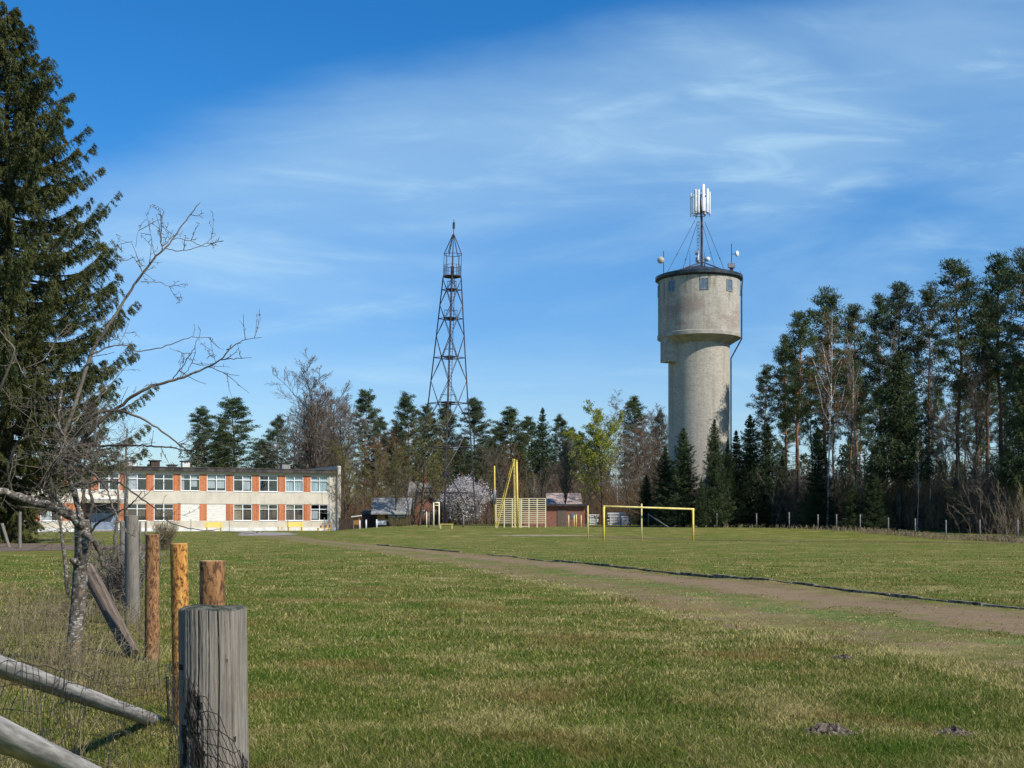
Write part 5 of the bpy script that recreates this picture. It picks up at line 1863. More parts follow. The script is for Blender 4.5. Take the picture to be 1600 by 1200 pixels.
def water_tower():
    root = empty('water_tower', (TX, TD, TG), 0, 'tall round grey brick water tower with wider drum head and antennas on top', 'water tower')
    rs, rh = 47.5 * PXM, 63.5 * PXM
    z_un, z_hb, z_ht = tz(541), tz(530), tz(437)
    m = MB()
    zs = np.linspace(-.3, z_un + .3, 40)
    m.lathe([(rs, z) for z in zs], 96)
    o = m.build('shaft', M['tower_brick'], root, True); ring_uv(o.data, rs)
    m = MB()
    m.lathe([(rh, z) for z in np.linspace(z_hb + .30, z_ht, 30)], 120)
    o = m.build('tank_wall', M['tower_brick'], root, True); ring_uv(o.data, rh)
    m = MB()
    m.lathe([(rh + .07, z_hb), (rh + .07, z_hb + .34)], 120); m.lathe([(rh + .07, z_hb + .34), (rh - .01, z_hb + .40)], 120)
    m.lathe([(rs + .01, z_un - .10), (rs + .01, z_un + .05)], 120); m.lathe([(rs + .01, z_un + .05), (rh + .07, z_hb)], 120)
    m.build('tank_rim', M['tower_plain'], root, True)
    m = MB()
    rc = 67.8 * PXM
    m.lathe([(rh - .02, z_ht - .25), (rc - .12, z_ht - .10), (rc, z_ht - .06), (rc, z_ht + .22), (rc - .3, z_ht + .34), (.3, z_ht + 1.35), (.001, z_ht + 1.4)], 120)
    m.build('roof', M['roof_metal'], root, False)
    # windows round the head
    zw = (z_ht - .35 - 20 * PXM, z_ht - .62)
    for k in range(9):
        th = math.radians(-1 + 39 * k)                             # 0 faces the camera
        c = Vector((math.sin(th), -math.cos(th), 0))
        Mx = Matrix.Translation((c.x * rh, c.y * rh, 0)) @ Matrix.Rotation(th, 4, 'Z')
        f = MB()
        w = .34
        f.box((-w - .06, -.05, zw[0] - .08), (w + .06, .12, zw[0]), M=Mx); f.box((-w - .06, -.03, zw[1]), (w + .06, .12, zw[1] + .07), M=Mx)
        f.box((-w - .06, -.03, zw[0] + .003), (-w, .12, zw[1] - .003), M=Mx); f.box((w, -.03, zw[0] + .003), (w + .06, .12, zw[1] - .003), M=Mx)
        f.box((-.025, -.02, zw[0] + .003), (.025, .12, zw[1] - .003), M=Mx)
        fr = f.build('window', M['grey_metal'], root)
        p = MB(); p.box((-w, 0.0, zw[0] + .002), (w, .1, zw[1] - .002), M=Mx); p.build('pane', M['dull_glass'], fr)
    # projecting stair bay on the left
    th = math.radians(-66)
    c = Vector((math.sin(th), -math.cos(th), 0))
    Mx = Matrix.Translation((c.x * (rs - .4), c.y * (rs - .4), 0)) @ Matrix.Rotation(th, 4, 'Z')
    m = MB(); m.box((-.72, -1.35, tz(569)), (.72, .3, z_hb + .0), M=Mx); m.build('stair_bay', M['tower_plain'], root)
    # overflow pipe on the right
    a = math.radians(80)
    q = lambda r, z: (r * math.sin(a), -r * math.cos(a), z)
    m = MB()
    m.tube([q(rc - .05, z_ht), q(rh + .14, tz(456)), q(rh + .14, tz(531)), q(rs + .12, tz(561)), q(rs + .12, 0)], .07, 8)
    m.build('overflow_pipe', M['roof_metal'], root)
    return rc, z_ht
TRC, TZT = water_tower()
def R3(px, py, off=0.0):
    """point over the tower roof in tower coordinates"""
    d = TD + off
    return np.array([gx(px, d) - TX, off, EYE + (HY - py) / F * d - TG])
def roof_z(x, y):
    r = math.hypot(x, y)
    return TZT + 1.35 - (r - .3) * (1.01 / (TRC - .6)) if r < TRC - .3 else TZT + .3
def antennas():
    loc = (TX, TD, TG)
    root = empty('antenna_mast', loc, 0, 'guyed mast with a ring of white panel antennas on the water tower roof', 'antenna mast')
    zt, zb = tz(318), roof_z(.2, 0)
    top = tz(300)
    m = MB(); m.tube([(.28, 0, zb - .1), (.28, 0, tz(345)), (.1, 0, top - .6)], [.13, .12, .09], 10); m.build('mast', M['steel'], root)
    m = MB()
    for z in np.arange(zb + .3, tz(345), .33): m.box((-.16, -.05, z), (.10, .05, z + .04))
    m.tube([(-.16, 0, zb), (-.16, 0, tz(346))], .03, 5); m.tube([(.02, -.06, zb), (.02, -.06, tz(346))], .05, 6)
    m.build('ladder', M['grey_metal'], root)
    for i, (th, r_, dz, hgt, w) in enumerate(((-80, .95, -.10, 2.15, .10), (-62, .82, -.2, 2.0, .11), (-25, .62, .10, 2.25, .15), (-38, .95, .1, 2.2, .14), (22, .62, .42, 2.65, .16), (55, .80, .16, 2.35, .17), (85, .92, .02, 2.25, .15), (140, .8, .1, 2.2, .14), (200, .8, .0, 2.2, .14))):
        t = math.radians(th)
        c = Vector((math.sin(t) * r_ + .12, -math.cos(t) * r_, 0))
        Mx = Matrix.Translation((c.x, c.y, zt + dz)) @ Matrix.Rotation(t, 4, 'Z')
        b = MB()
        prof = [(.0001, hgt / 2), (w * .85, hgt / 2 - .02), (w, hgt / 2 - .08), (w, -hgt / 2 + .08), (w * .85, -hgt / 2 + .02), (.0001, -hgt / 2)]
        b.lathe(prof, 14)
        V = b.V[0].copy(); V[:, 1] *= .62
        b.V[0] = np.array([Mx @ Vector(v) for v in V])
        a = b.build('panel_antenna', M['white_plastic'], root, True)
        br = MB(); br.segs([tuple(Vector((.2, 0, zt + dz - hgt * .42))), tuple(Vector((.2, 0, zt + dz + hgt * .3)))], [(c.x * .92 + .02, c.y * .9, zt + dz - hgt * .42), (c.x * .92 + .02, c.y * .9, zt + dz + hgt * .3)], .035, .03, 6)
        for q in (-.05, .05): br.segs([tuple(Mx @ Vector((q, 0, -hgt / 2)))], [tuple(Mx @ Vector((q, 0, -hgt / 2 - .2)))], .02, .02, 5)
        br.build('bracket', M['steel'], a)
    for z in (zt - 1.15, zt + .7):
        m = MB()
        m.tube([(.12 + .55 * math.cos(a), .55 * math.sin(a), z) for a in np.linspace(0, 2 * math.pi, 25)], .035, 6)
        m.build('mounting_ring', M['steel'], root)
    for end, st in ((R3(1043, 423, -2.0), (1086, 344)), (R3(1117, 419, -2.6), (1097, 348)), (R3(1137, 417, 1.5), (1101, 346)), (R3(1062, 415, 2.6), (1090, 346))):
        e = np.array(end); e[2] = roof_z(e[0], e[1]) - .02
        m = MB(); m.tube([R3(*st), e], .022, 5); mid = (R3(*st) * .35 + e * .65); m.tube([mid - .05 * norm(e - mid), mid + .12 * norm(e - mid)], .05, 6); m.build('guy_wire', M['steel'], root)
    for px, py in ((1063, 420), (1072, 421), (1127, 420), (1131, 422)):
        off = -2.0 if px < 1100 else -1.2
        e = R3(px, py, off); e[2] = roof_z(e[0], e[1]) - .02
        m = MB(); m.tube([(.28, 0, tz(409)), e], .055, 6); m.build('strut', M['steel'], root)
    for (px, py, w, h, mat, off) in ((1089, 395, .34, .36, 'grey_metal', -.2), (1090, 406, .36, .42, 'grey_metal', -.2), (1103, 405, .22, .40, 'grey_metal', .1), (1091, 400, .12, .9, 'white_plastic', -.35)):
        c = R3(px, py, off)
        m = MB(); m.box(c - np.array([w / 2, .16, h / 2]), c + np.array([w / 2, .16, h / 2])); x = m.build('radio_unit', M[mat], root)
        m = MB(); m.segs([c + np.array([0, .1, 0])], [(.28, 0, c[2])], .03, .03, 6); m.build('bracket', M['steel'], x)
    c = R3(1106, 405, -.2)
    m = MB(); m.lathe([(.0001, .16), (.20, .14), (.22, .0), (.2, -.14), (.0001, -.16)], 16)
    m.V[0] = np.array([Matrix.Translation(Vector(c)) @ Matrix.Rotation(math.radians(90), 4, 'X') @ Vector(v) for v in m.V[0]])
    m.build('small_dish', M['white_plastic'], root, True)
    def dish(name, px_pole, y_top, px, py, rad, mat, face, off, label, box=False):
        p = R3(px_pole, 430, off)
        zb = roof_z(p[0], p[1])
        o = empty(name, (TX + p[0], TD + p[1], TG + zb), 0, label, 'dish antenna')
        m = MB(); m.tube([(0, 0, -.1), (0, 0, R3(px_pole, y_top, off)[2] - zb)], .04, 6); m.build('pole', M['steel'], o)
        c = R3(px, py, off); c = c - np.array([p[0], p[1], zb])
        m = MB()
        m.lathe([(.0001, -.10), (rad * .5, -.06), (rad, .10), (rad * 1.02, .16), (rad * .98, .2), (.0001, .24)], 24)
        Mx = Matrix.Translation(Vector(c)) @ Vector(face).to_track_quat('Z', 'Y').to_matrix().to_4x4()
        m.V[0] = np.array([Mx @ Vector(v) for v in m.V[0]])
        m.build('dish', M[mat], o, True)
        m = MB(); m.segs([c], [(0, 0, c[2])], .035, .035, 6); m.build('bracket', M['steel'], o)
        if box:
            zc = R3(px_pole, 415, off)[2] - zb
            m = MB(); m.box((-.34, -.22, zc - .22), (.34, .22, zc + .20)); m.build('cabinet', M['grey_metal'], o)
            m = MB(); m.box((-.16, -.1, -.1), (.16, .1, zc - .223)); m.build('stand', M['steel'], o)
    dish('dish_antenna', 1143, 381, 1150, 397, .28, 'white_plastic', (.75, -.55, .05), -.6, 'white dish on a pole above a grey cabinet at the roof right side', True)
    dish('dish_antenna', 1037, 392, 1033, 407, .34, 'beige_plastic', (-.35, -.92, 0), -.4, 'faded beige dish on a thin pole at the roof left side')
    for px, top, off, lab in ((1078, 392, -2.2, 'short lone rod on the water tower roof left of the mast'), (1157, 423, -.4, 'stub rod at the right rim of the water tower roof'), (1101, 393, -.9, 'thin rod standing right beside the antenna mast')):
        p = R3(px, 425, off); zb = roof_z(p[0], p[1])
        o = empty('lightning_rod', (TX + p[0], TD + p[1], TG + zb), 0, lab, 'rod')
        h = R3(px, top, off)[2] - zb
        m = MB(); m.tube([(0, 0, .1), (0, 0, h)], [.03, .012], 6); m.build('rod', M['steel'], o)
        m = MB(); m.lathe([(.0001, .2), (.06, .19), (.10, -.1)], 10); m.build('foot', M['steel'], o)
antennas()

# ------------------------------------------------------------------ lattice mast
def lattice_mast():
    d = 146.0
    k = d / F
    bx = gx(694, d)
    g = gh(bx, d)
    root = empty('lattice_mast', (bx, d, g), 0, 'tall dark steel lattice mast with pointed cage top behind the bushes', 'mast')
    zz = lambda py: EYE + (HY - py) / F * d - g
    H = zz(366)
    lean = (709.3 - 694) * k / zz(345)
    ys = np.array([822, 770, 699, 630, 559, 498, 433])
    half = np.array([50, 45, 38.5, 31.0, 24.6, 19.4, 14.0]) * k
    rot = math.radians(3)
    def half_at(z): return float(np.interp(z, [zz(y) for y in ys], half))
    def corner(i, z, h=None):
        h = half_at(z) if h is None else h
        a = rot + i * math.pi / 2
        return np.array([h * math.cos(a) + lean * z, h * math.sin(a), z])
    z_top = zz(433)
    for i in range(4):
        m = MB(); m.tube([corner(i, z) for z in [-.1] + [zz(y) for y in ys[1:]]], .075, 5); m.build('leg', M['steel'], root)
    ring_z = [zz(y) for y in (770, 699, 630, 559, 498, 453)]
    node_z = [0.0, zz(735), zz(664), zz(595), zz(525), zz(477), zz(436)]
    br = MB()
    for f in range(4):
        a, b = f, (f + 1) % 4
        for i, rz in enumerate(ring_z):
            ca, cb = corner(a, rz), corner(b, rz)
            mid = (ca + cb) / 2
            br.segs([ca], [cb], .045, .045, 4)
            for nz in (node_z[i], node_z[i + 1]):
                br.segs([corner(a, nz), corner(b, nz)], [mid, mid], .042, .042, 4)
    for rz in ring_z[1:]:                                          # inner diaphragm at each ring
        mids = [(corner(a, rz) + corner((a + 1) % 4, rz)) / 2 for a in range(4)]
        for a in range(4): br.segs([mids[a]], [mids[(a + 1) % 4]], .05, .05, 4)
    br.build('cross_bracing', M['steel'], root)
    for y, s in ((630, .36), (559, .36), (498, .52), (453, .45)):
        z = zz(y); h = half_at(z) * s
        m = MB()
        c = np.array([lean * z, 0, z])
        P = [c + np.array([h * math.cos(rot + i * math.pi / 2), h * math.sin(rot + i * math.pi / 2), 0]) for i in range(4)]
        V = np.array(P + [p + np.array([0, 0, .06]) for p in P])
        m.add(V, [(3, 2, 1, 0), (4, 5, 6, 7), (0, 1, 5, 4), (1, 2, 6, 5), (2, 3, 7, 6), (3, 0, 4, 7)])
        for i in range(4):
            m.segs([P[i]], [P[i] + np.array([0, 0, 1.0])], .025, .025, 4)
            m.segs([P[i] + np.array([0, 0, 1.0])], [P[(i + 1) % 4] + np.array([0, 0, 1.0])], .02, .02, 4)
        m.build('platform', M['steel'], root)
    m = MB()
    for x in (-.22, .22):
        m.tube([(x + .1, 0, 0), (x + .1 + lean * z_top, 0, z_top)], .035, 5)
    for z in np.arange(.3, z_top, .4): m.segs([(-.12 + lean * z, 0, z)], [(.32 + lean * z, 0, z)], .018, .018, 3)
    m.build('ladder', M['steel'], root)
    # round cage, cone and beacon
    hc = 13.6 * k
    m = MB()
    cc = lambda z, r, a: np.array([lean * z + r * math.cos(a), r * math.sin(a), z])
    for y, rr in ((432, .04), (421, .02), (415, .022), (398, .035)):
        m.tube([cc(zz(y), hc, a) for a in np.linspace(0, 2 * math.pi, 25)], rr, 5)
    for a in np.linspace(0, 2 * math.pi, 13)[:-1]:
        m.segs([cc(zz(432), hc, a)], [cc(zz(415), hc, a)], .025, .025, 4)
    for i in range(8):
        a = i * math.pi / 4
        m.segs([cc(zz(433), hc, a)], [cc(zz(397), hc, a)], .026 + .02 * (i % 2 == 0), .026, 4)
    m.build('cage', M['steel'], root)
    m = MB(); m.lathe([(.0001, 0), (hc, 0), (hc, .08), (.0001, .08)], 24)
    m.V[0] = m.V[0] + np.array([lean * zz(433), 0, zz(433)])
    m.build('cage_floor', M['steel'], root)
    m = MB()
    for i in range(6): m.segs([cc(zz(397), hc, i * math.pi / 3)], [cc(zz(366), .06, i * math.pi / 3)], .05, .05, 4)
    m.build('cone_frame', M['steel'], root)
    m = MB(); m.tube([cc(zz(430), 0, 0), cc(zz(343), 0, 0)], [.08, .04], 6); m.build('spire', M['steel'], root)
    m = MB(); m.tube([cc(zz(357), 0, 0), cc(zz(347.5), 0, 0)], .15, 10); m.build('beacon', M['navy'], root)
    m = MB(); m.box(cc(zz(424), 0, 0) - np.array([.2, .2, .6]), cc(zz(424), 0, 0) + np.array([.2, .2, .55])); m.build('equipment_box', M['steel'], root)
lattice_mast()

# ------------------------------------------------------------------ sports field
def goal():
    a = at(943.5, 846, 83); b = at(1083, 846.5, 85)
    x0, y0 = a.x, a.y
    g = gh(x0, y0)
    root = empty('football_goal', (x0, y0, g), 0, 'yellow football goal frame without a net on the field', 'goal')
    ta = at(943.5, 791, 83); tb = at(1083, 795.5, 85)
    A = Vector((0, 0, ta.z - g)); B = Vector((b.x - x0, b.y - y0, tb.z - g))
    for P in (A, B):
        m = MB(); m.tube([(P.x, P.y, -.2), (P.x, P.y, P.z)], .072, 10); m.build('goalpost', M['yellow'], root, True)
    e = (B - A).normalized() * .08
    m = MB(); m.tube([A - e, (A + B) / 2 + Vector((0, 0, .0)), B + e], .066, 10); m.build('crossbar', M['yellow_old'], root, True)
    for P, s in ((A, 1), (B, -1)):
        m = MB(); m.segs([(P.x + .12 * s, P.y + .02, P.z)], [(P.x + .005 * s, P.y + .02, P.z - .3)], .02, .02, 5); m.build('gusset', M['yellow'], root)
goal()
def net_post(px, top, base, label, w=.05):
    d = None
    for dd in np.arange(70, 116, .25):
        if HY + (EYE - gh(gx(px, dd), dd)) / dd * F <= base:
            d = dd; break
    x = gx(px, d); g = gh(x, d)
    o = empty('net_post', (x, d, g), 0, label, 'post')
    h = EYE + (HY - top) / F * d - g
    m = MB(); m.tube([(0, 0, -.2), (0, 0, h)], w, 8); m.build('shaft', M['yellow_old'], o, True)
    m = MB(); m.segs([(-.09, 0, h - .12), (-.09, 0, h * .45)], [(.02, 0, h - .12), (.02, 0, h * .45)], .02, .02, 5); m.build('hook', M['grey_metal'], o)
net_post(1002.5, 787, 845, 'thin yellow net post standing between the goal posts')
net_post(918.5, 790, 841, 'thin yellow net post left of the football goal')

def climbing_frame():
    d = 110.0
    P = lambda px, py, off=0.0: np.array(at(px, py, d + off))
    b = P(806, 824); g = gh(b[0], d)
    org = np.array([b[0], d, g])
    root = empty('climbing_rig', tuple(org), 0, 'tall yellow climbing rig with slanting ladder, upright ladder and thick pole', 'climbing frame')
    Q = lambda px, py, off=0.0: P(px, py, off) - org
    m = MB(); m.tube([Q(809, 826), Q(807.3, 721)], [.095, .075], 12); m.build('pole', M['yellow'], root, True)
    m = MB()
    for px in (803.2, 804.6): m.tube([Q(px + .8, 826, .9 if px < 804 else .4), Q(px - .6, 717, .9 if px < 804 else .4)], .04, 6)
    for t in np.linspace(.04, .97, 22):
        m.segs([Q(804, 826, .9) * (1 - t) + Q(802.6, 717, .9) * t], [Q(805.4, 826, .4) * (1 - t) + Q(804, 717, .4) * t], .022, .022, 5)
    m.build('upright_ladder', M['yellow_old'], root)
    m = MB()
    a0, a1, b0, b1 = Q(773.5, 824, 1.0), Q(801.5, 717, .6), Q(776.5, 826, 0), Q(803.8, 717.5, 0)
    m.tube([a0, a1], .045, 6); m.tube([b0, b1], .045, 6)
    for t in np.linspace(.04, .97, 24): m.segs([a0 * (1 - t) + a1 * t], [b0 * (1 - t) + b1 * t], .022, .022, 5)
    m.build('slanting_ladder', M['yellow'], root)
    m = MB(); m.tube([Q(801, 718.5, .5), Q(808, 719.5, -.1)], .05, 6); m.build('top_bar', M['yellow'], root)
climbing_frame()
def slim_pole():
    d = 111.0
    b = at(773, 823, d); g = gh(b.x, d)
    o = empty('climbing_pole', (b.x, d, g), 0, 'slim yellow pole with grey padding behind the slanting ladder', 'pole')
    zt = at(773, 728, d).z - g
    m = MB(); m.tube([(.03, 0, -.2), (-.02, 0, zt)], .055, 8); m.build('shaft', M['yellow'], o, True)
    z0, z1 = at(773, 788, d).z - g, at(773, 765, d).z - g
    m = MB(); m.lathe([(.06, z1), (.15, z1 - .03), (.155, (z0 + z1) / 2), (.15, z0 + .03), (.06, z0)], 12); m.build('padding', M['asbestos'], o, True)
slim_pole()
def wall_bars():
    d = 113.0
    b = at(776, 822, d); g = gh(b.x, d)
    o = empty('wall_bars', (b.x, d, g), 0, 'wide cream-painted outdoor wall bars beside the yellow climbing rig', 'wall bars')
    X = [gx(px, d) - b.x for px in (775, 788, 800.5, 812.5, 814.8, 826.5, 839.3, 852.5)]
    zt = at(800, 779, d).z - g; zb = at(800, 817, d).z - g
    for x in X:
        m = MB(); m.box((x - .045, -.045, -.15), (x + .045, .045, zt + .02)); m.build('upright', M['cream_paint'], o)
    n = 13
    for i in range(len(X) - 1):
        if i == 3: continue
        low = i in (2, 4)
        m = MB()
        for k in range(n):
            z = zb + (zt - zb) * k / (n - 1)
            m.box((X[i] + .047, -.028, z - .028), (X[i + 1] - .047, .028, z + .028))
        if low: m.box((X[i] + .047, -.028, zb - .36), (X[i + 1] - .047, .028, zb - .30))
        m.build('rungs', M['cream_paint'], o)
wall_bars()
def pullup_bar():
    d = 112.0
    b = at(682, 826, d); g = gh(b.x, d)
    o = empty('pull_up_bar', (b.x, d, g), 0, 'narrow cream pull-up frame beside a low yellow bench', 'pull-up bar')
    zt = at(682, 785.5, d).z - g
    xs = (gx(677.5, d) - b.x, gx(686, d) - b.x)
    for x in xs:
        m = MB(); m.tube([(x, 0, -.2), (x, 0, zt)], .065, 8); m.build('upright', M['cream_paint'], o, True)
    m = MB(); m.tube([(xs[0] - .06, 0, zt), (xs[1] + .06, 0, zt)], .06, 8); m.tube([(xs[0], 0, zt - .25), (xs[1], 0, zt - .25)], .04, 8); m.build('bar', M['cream_paint'], o, True)
    b = at(697, 828, 108); g = gh(b.x, 108)
    o = empty('low_bench', (b.x, 108, g), 0, 'low yellow plank bench right of the pull-up frame', 'bench')
    m = MB(); m.box((-.58, -.16, .36), (.62, .16, .42)); m.build('seat', M['yellow_old'], o)
    for x in (-.5, .48):
        for y in (-.12, .08):
            m = MB(); m.box((x, y, -.1), (x + .07, y + .05, .357)); m.build('leg', M['yellow_old'], o)
pullup_bar()
def short_post(px, top, base, d, mat, label, w=.07, group=None):
    x = gx(px, d); g = gh(x, d)
    o = empty('short_post', (x, d, g), 0, label, 'post', group)
    h = (base - top) / F * d
    m = MB(); m.tube([(0, 0, -.2), (0, 0, h - .05)], w, 8); m.build('shaft', M[mat], o, True)
    m = MB(); m.lathe([(.0001, h + .02), (w * .7, h), (w * 1.1, h - .048)], 10); m.build('cap', M[mat], o, True)
for i, (px, lab) in enumerate(((562, 'white post nearest the school corner, leftmost of three'), (572, 'white post in the middle of three right of the school'), (588.5, 'white post before the cabin, rightmost of three'))):
    short_post(px, 812, 825, 112, 'whitewash', lab, .07, 'white posts right of the school')
short_post(666.5, 800, 825, 112, 'cream_paint', 'thin cream post left of the pull-up frame', .05)
short_post(670, 801, 825, 113, 'concrete', 'thin grey post between cream post and pull-up frame', .06)
for px, top, base, mt in ((888.5, 801, 820, 'cream_paint'), (897, 801, 820, 'yellow_old'), (900.5, 801, 821, 'yellow_old'), (908, 801, 820, 'yellow_old')):
    short_post(px, top, base, 118, mt, {888.5: 'pale stake, leftmost before the red brick shed', 897: 'yellowish stake of the close pair before the red shed, left one', 900.5: 'yellowish stake of the close pair before the red shed, right one', 908: 'yellowish stake under the right end of the red shed'}[px], .045, 'stakes in front of the red shed')
short_post(724, 803, 823, 116, 'old_wood', 'old wooden stump post before the white blossoming bush', .09)

# ------------------------------------------------------------------ wire fence along the wood
def far_fence():
    root = empty('wire_fence', (gx(1233, 108), 108, 0), 0, 'long fence of grey posts and thin wires along the wood', 'fence')
    org = np.array(root.location)
    FP = [(932, 121, .9), (970, 121, 1), (985, 120.5, 1), (1013, 118, 1), (1062, 116, 1), (1120, 113.5, 1), (1182, 111, 1), (1233, 108, 1.1), (1278, 105.5, 1), (1307, 104, 1.05), (1344, 102, 1.1), (1388, 98.6, 1), (1430, 95, 1.05), (1478, 90.5, 1.05), (1531, 85, 1.1), (1590, 79, 1.1), (1660, 72, 1.1)]
    tops = []
    for px, d, s in FP:
        x = gx(px, d); g = gh(x, d); h = 1.3 * s
        m = MB(); m.tube([(x - org[0], d - org[1], g - .2), (x - org[0], d - org[1], g + h)], .055, 6); m.build('post', M['concrete'], root, True)
        tops.append(np.array([x - org[0], d - org[1], g]))
    m = MB()
    for a, b in zip(tops[:-1], tops[1:]):
        for h in (.35, .75, 1.15): m.segs([a + np.array([0, -.06, h])], [b + np.array([0, -.06, h])], .006, .006, 3)
    m.build('wire', M['wire'], root)
    a = np.array([gx(1013, 118) - org[0], 118 - org[1] - .08, gh(gx(1013, 118), 118) + 1.2])
    b = np.array([gx(1044, 112) - org[0], 112 - org[1], gh(gx(1044, 112), 112) + .05])
    m = MB(); m.tube([a, b], .055, 6); m.build('brace', M['concrete'], root, True)
far_fence()

# ------------------------------------------------------------------ small buildings behind the field
def house(name, px0, px1, base, eave, ridge, d, depth, wall_m, roof_m, label, rz=0.0, gable_front=False, over=.3, chim=False, openings=()):
    x0, x1 = gx(px0, d), gx(px1, d)
    cx = (x0 + x1) / 2
    g = gh(cx, d)
    w = (x1 - x0) / 2
    root = empty(name, (cx, d, g), rz, label, 'building')
    ze = EYE + (HY - eave) / F * d - g
    zr = EYE + (HY - ridge) / F * d - g
    m = MB()
    m.box((-w, 0, -.3), (w, depth, ze))
    if gable_front:
        m.add([(-w, 0, ze), (w, 0, ze), (0, 0, zr - .05), (-w, depth, ze), (w, depth, ze), (0, depth, zr - .05)], None, [(0, 1, 2), (4, 3, 5)])
    else:
        m.add([(-w, 0, ze), (-w, depth, ze), (-w, depth / 2, zr - .05), (w, 0, ze), (w, depth, ze), (w, depth / 2, zr - .05)], None, [(1, 0, 2), (3, 4, 5)])
    m.build('wall', M[wall_m], root)
    m = MB()
    th = .12
    if gable_front:
        for s in (-1, 1):
            ex = s * (w + over); ez = ze - over * (zr - ze) / w
            V = [(ex, -over, ez), (0, -over, zr), (0, depth + over, zr), (ex, depth + over, ez)]
            V = V + [(a, b, c + th) for a, b, c in V]
            m.add(V, [(0, 1, 2, 3), (7, 6, 5, 4), (0, 4, 5, 1), (1, 5, 6, 2), (2, 6, 7, 3), (3, 7, 4, 0)])
    else:
        for s in (0, 1):
            ey = -over if s == 0 else depth + over
            ez = ze - over * (zr - ze) / (depth / 2)
            V = [(-w - over, ey, ez), (w + over, ey, ez), (w + over, depth / 2, zr), (-w - over, depth / 2, zr)]
            V = V + [(a, b, c + th) for a, b, c in V]
            m.add(V, [(0, 1, 2, 3), (7, 6, 5, 4), (0, 4, 5, 1), (1, 5, 6, 2), (2, 6, 7, 3), (3, 7, 4, 0)])
    rf = m.build('roof', M[roof_m], root)
    if chim:
        c = MB(); c.box((w * .2, depth * .4, zr - .3), (w * .2 + .5, depth * .4 + .5, zr + .8)); c.build('chimney', M['red_brick'], rf)
    for (nm, a, b, y0, y1, mt) in openings:
        xa, xb = gx(a, d) - cx, gx(b, d) - cx
        za, zb = EYE + (HY - y1) / F * d - g, EYE + (HY - y0) / F * d - g
        f = MB(); f.box((xa, -.06, za), (xb, -.004, zb)); fo = f.build(nm, M[mt], root)
        if nm == 'window':
            n = max(1, int((xb - xa) / .6))
            p = MB()
            for q in range(n):
                u0 = xa + (xb - xa) * q / n + .04; u1 = xa + (xb - xa) * (q + 1) / n - .04
                p.box((u0, -.075, za + .05), (u1, -.063, zb - .05))
            p.build('pane', M['dull_glass'], fo)
    return root
house('cabin', 588, 634, 822, 799, 779, 138, 4.4, 'brown_wall', 'asbestos', 'small brown cabin with grey sloping roof and ochre panel', openings=(('panel', 589.5, 602, 800, 812, 'ochre_wall'), ('plinth', 589.5, 603.5, 812.3, 820, 'whitewash'), ('window', 607, 619, 800.5, 808, 'white_frame'), ('window', 621, 633, 800, 808, 'white_frame')), over=.55)
house('shed', 566, 590, 822, 803, 799, 140, 3.0, 'brown_wall', 'roof_metal', 'low dark shed joined to the left of the grey-roofed cabin', openings=(('door', 571, 578, 806, 820, 'brown_wall'),), over=.1)
house('red_house', 648, 690, 818, 792, 774, 156, 6, 'red_brick', 'fascia', 'red brick house half hidden by the pull-up frame and trees', gable_front=True, openings=(('window', 657, 664, 797, 804, 'white_frame'), ('window', 674, 681, 797, 804, 'white_frame')))
house('white_house', 640, 671, 818, 774, 752, 176, 7, 'whitewash', 'asbestos', 'white gabled house behind the red brick house', gable_front=False, chim=True, openings=(('window', 646, 652, 778, 786, 'white_frame'), ('window', 659, 665, 778, 786, 'white_frame')))
house('pink_roofed_house', 858, 906, 816, 788, 771, 150, 7, 'whitewash', 'pink_roof', 'house with faded pink roof behind the red brick shed', chim=False, openings=(('window', 868, 874, 792, 800, 'white_frame'),))
def red_shed():
    d = 126.0
    x0, x1 = gx(818, d), gx(914, d)
    g = gh((x0 + x1) / 2, d)
    root = empty('brick_shed', ((x0 + x1) / 2, d, g), 0, 'long flat-roofed red brick shed behind the wall bars', 'shed')
    w = (x1 - x0) / 2
    z = EYE + (HY - 791) / F * d - g
    m = MB(); m.box((-w, 0, -.2), (w, 5, z)); m.build('wall', M['red_brick'], root)
    m = MB(); m.box((-w - .25, -.35, z + .003), (w + .25, 5.3, z + .22)); m.build('roof', M['fascia'], root)
    m = MB(); m.box((w * .1, -.05, -.05), (w * .1 + .9, -.004, 1.75)); m.build('door', M['brown_wood'], root)
    m = MB(); m.box((w * .55, -.04, .8), (w * .55 + .6, -.004, 1.35)); m.build('window', M['dull_glass'], root)
red_shed()
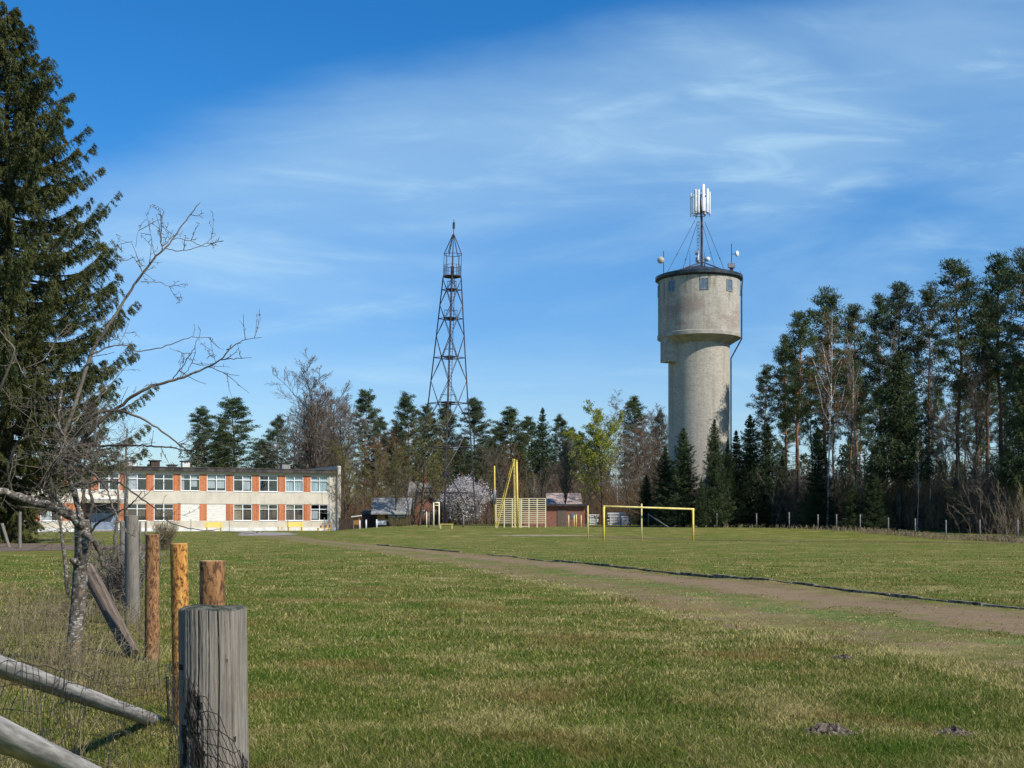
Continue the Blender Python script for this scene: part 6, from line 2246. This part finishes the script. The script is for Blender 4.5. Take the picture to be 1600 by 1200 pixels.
def timber_stack(px, d, w, n, label, seed):
    x = gx(px, d); g = gh(x, d)
    r = np.random.RandomState(seed)
    mb = MB()
    for k in range(n):
        z = g + .12 + .17 * k
        for q in range(3):
            mb.box((x - w / 2 + r.uniform(-.15, .25), d + q * .35, z), (x + w / 2 - r.uniform(-.2, .5), d + q * .35 + .28, z + r.uniform(.07, .12)))
        for s in (-.35, .3): mb.box((x + s * w - .05, d - .05, z - .06), (x + s * w + .05, d + 1.0, z - .003))
    o = mb.build('timber_stack', M['whitewash'])
    tag(o, label, 'timber stack')
timber_stack(927, 137, 1.0, 7, 'pale stack of boards beside the red shed', 1)
timber_stack(963, 136, 1.8, 8, 'wider pale stack of boards seen through the goal', 2)
timber_stack(977, 134.5, .9, 6, 'narrow low stack of pale boards seen through the goal', 3)
def plank_fence():
    d = 130.0
    xa, xb = gx(529, d), gx(561, d)
    g = gh((xa + xb) / 2, d)
    o = empty('plank_fence', ((xa + xb) / 2, d, g), 0, 'dark brown plank fence right of the school corner', 'fence')
    w = (xb - xa) / 2
    m = MB()
    x = -w
    r = random.Random(2)
    while x < w:
        m.box((x, 0, -.1), (x + .13, .03, 1.25 + r.uniform(-.06, .06))); x += .145
    m.build('planks', M['brown_wall'], o)
    for z in (.3, 1.0):
        m = MB(); m.box((-w, .035, z), (w, .09, z + .1)); m.build('rail', M['brown_wall'], o)
    d = 128
    b = at(557, 822, d); g = gh(b.x, d)
    o = empty('notice_shelter', (b.x, d, g), 0, 'small stand with slanting white roof board beside the plank fence', 'notice stand')
    for x in (-.3, .3):
        m = MB(); m.tube([(x, 0, -.2), (x, 0, 1.3)], .05, 6); m.build('leg', M['old_wood'], o)
    m = MB(); m.box((-.28, -.02, .5), (.28, .03, 1.2)); m.build('board', M['ochre_wall'], o)
    V = [(-.5, -.3, 1.25), (.5, -.3, 1.38), (.5, .3, 1.38), (-.5, .3, 1.25)]
    m = MB(); m.add(V + [(a, b_, c + .1) for a, b_, c in V], [(3, 2, 1, 0), (4, 5, 6, 7), (0, 1, 5, 4), (1, 2, 6, 5), (2, 3, 7, 6), (3, 0, 4, 7)]); m.build('roof', M['whitewash'], o)
plank_fence()
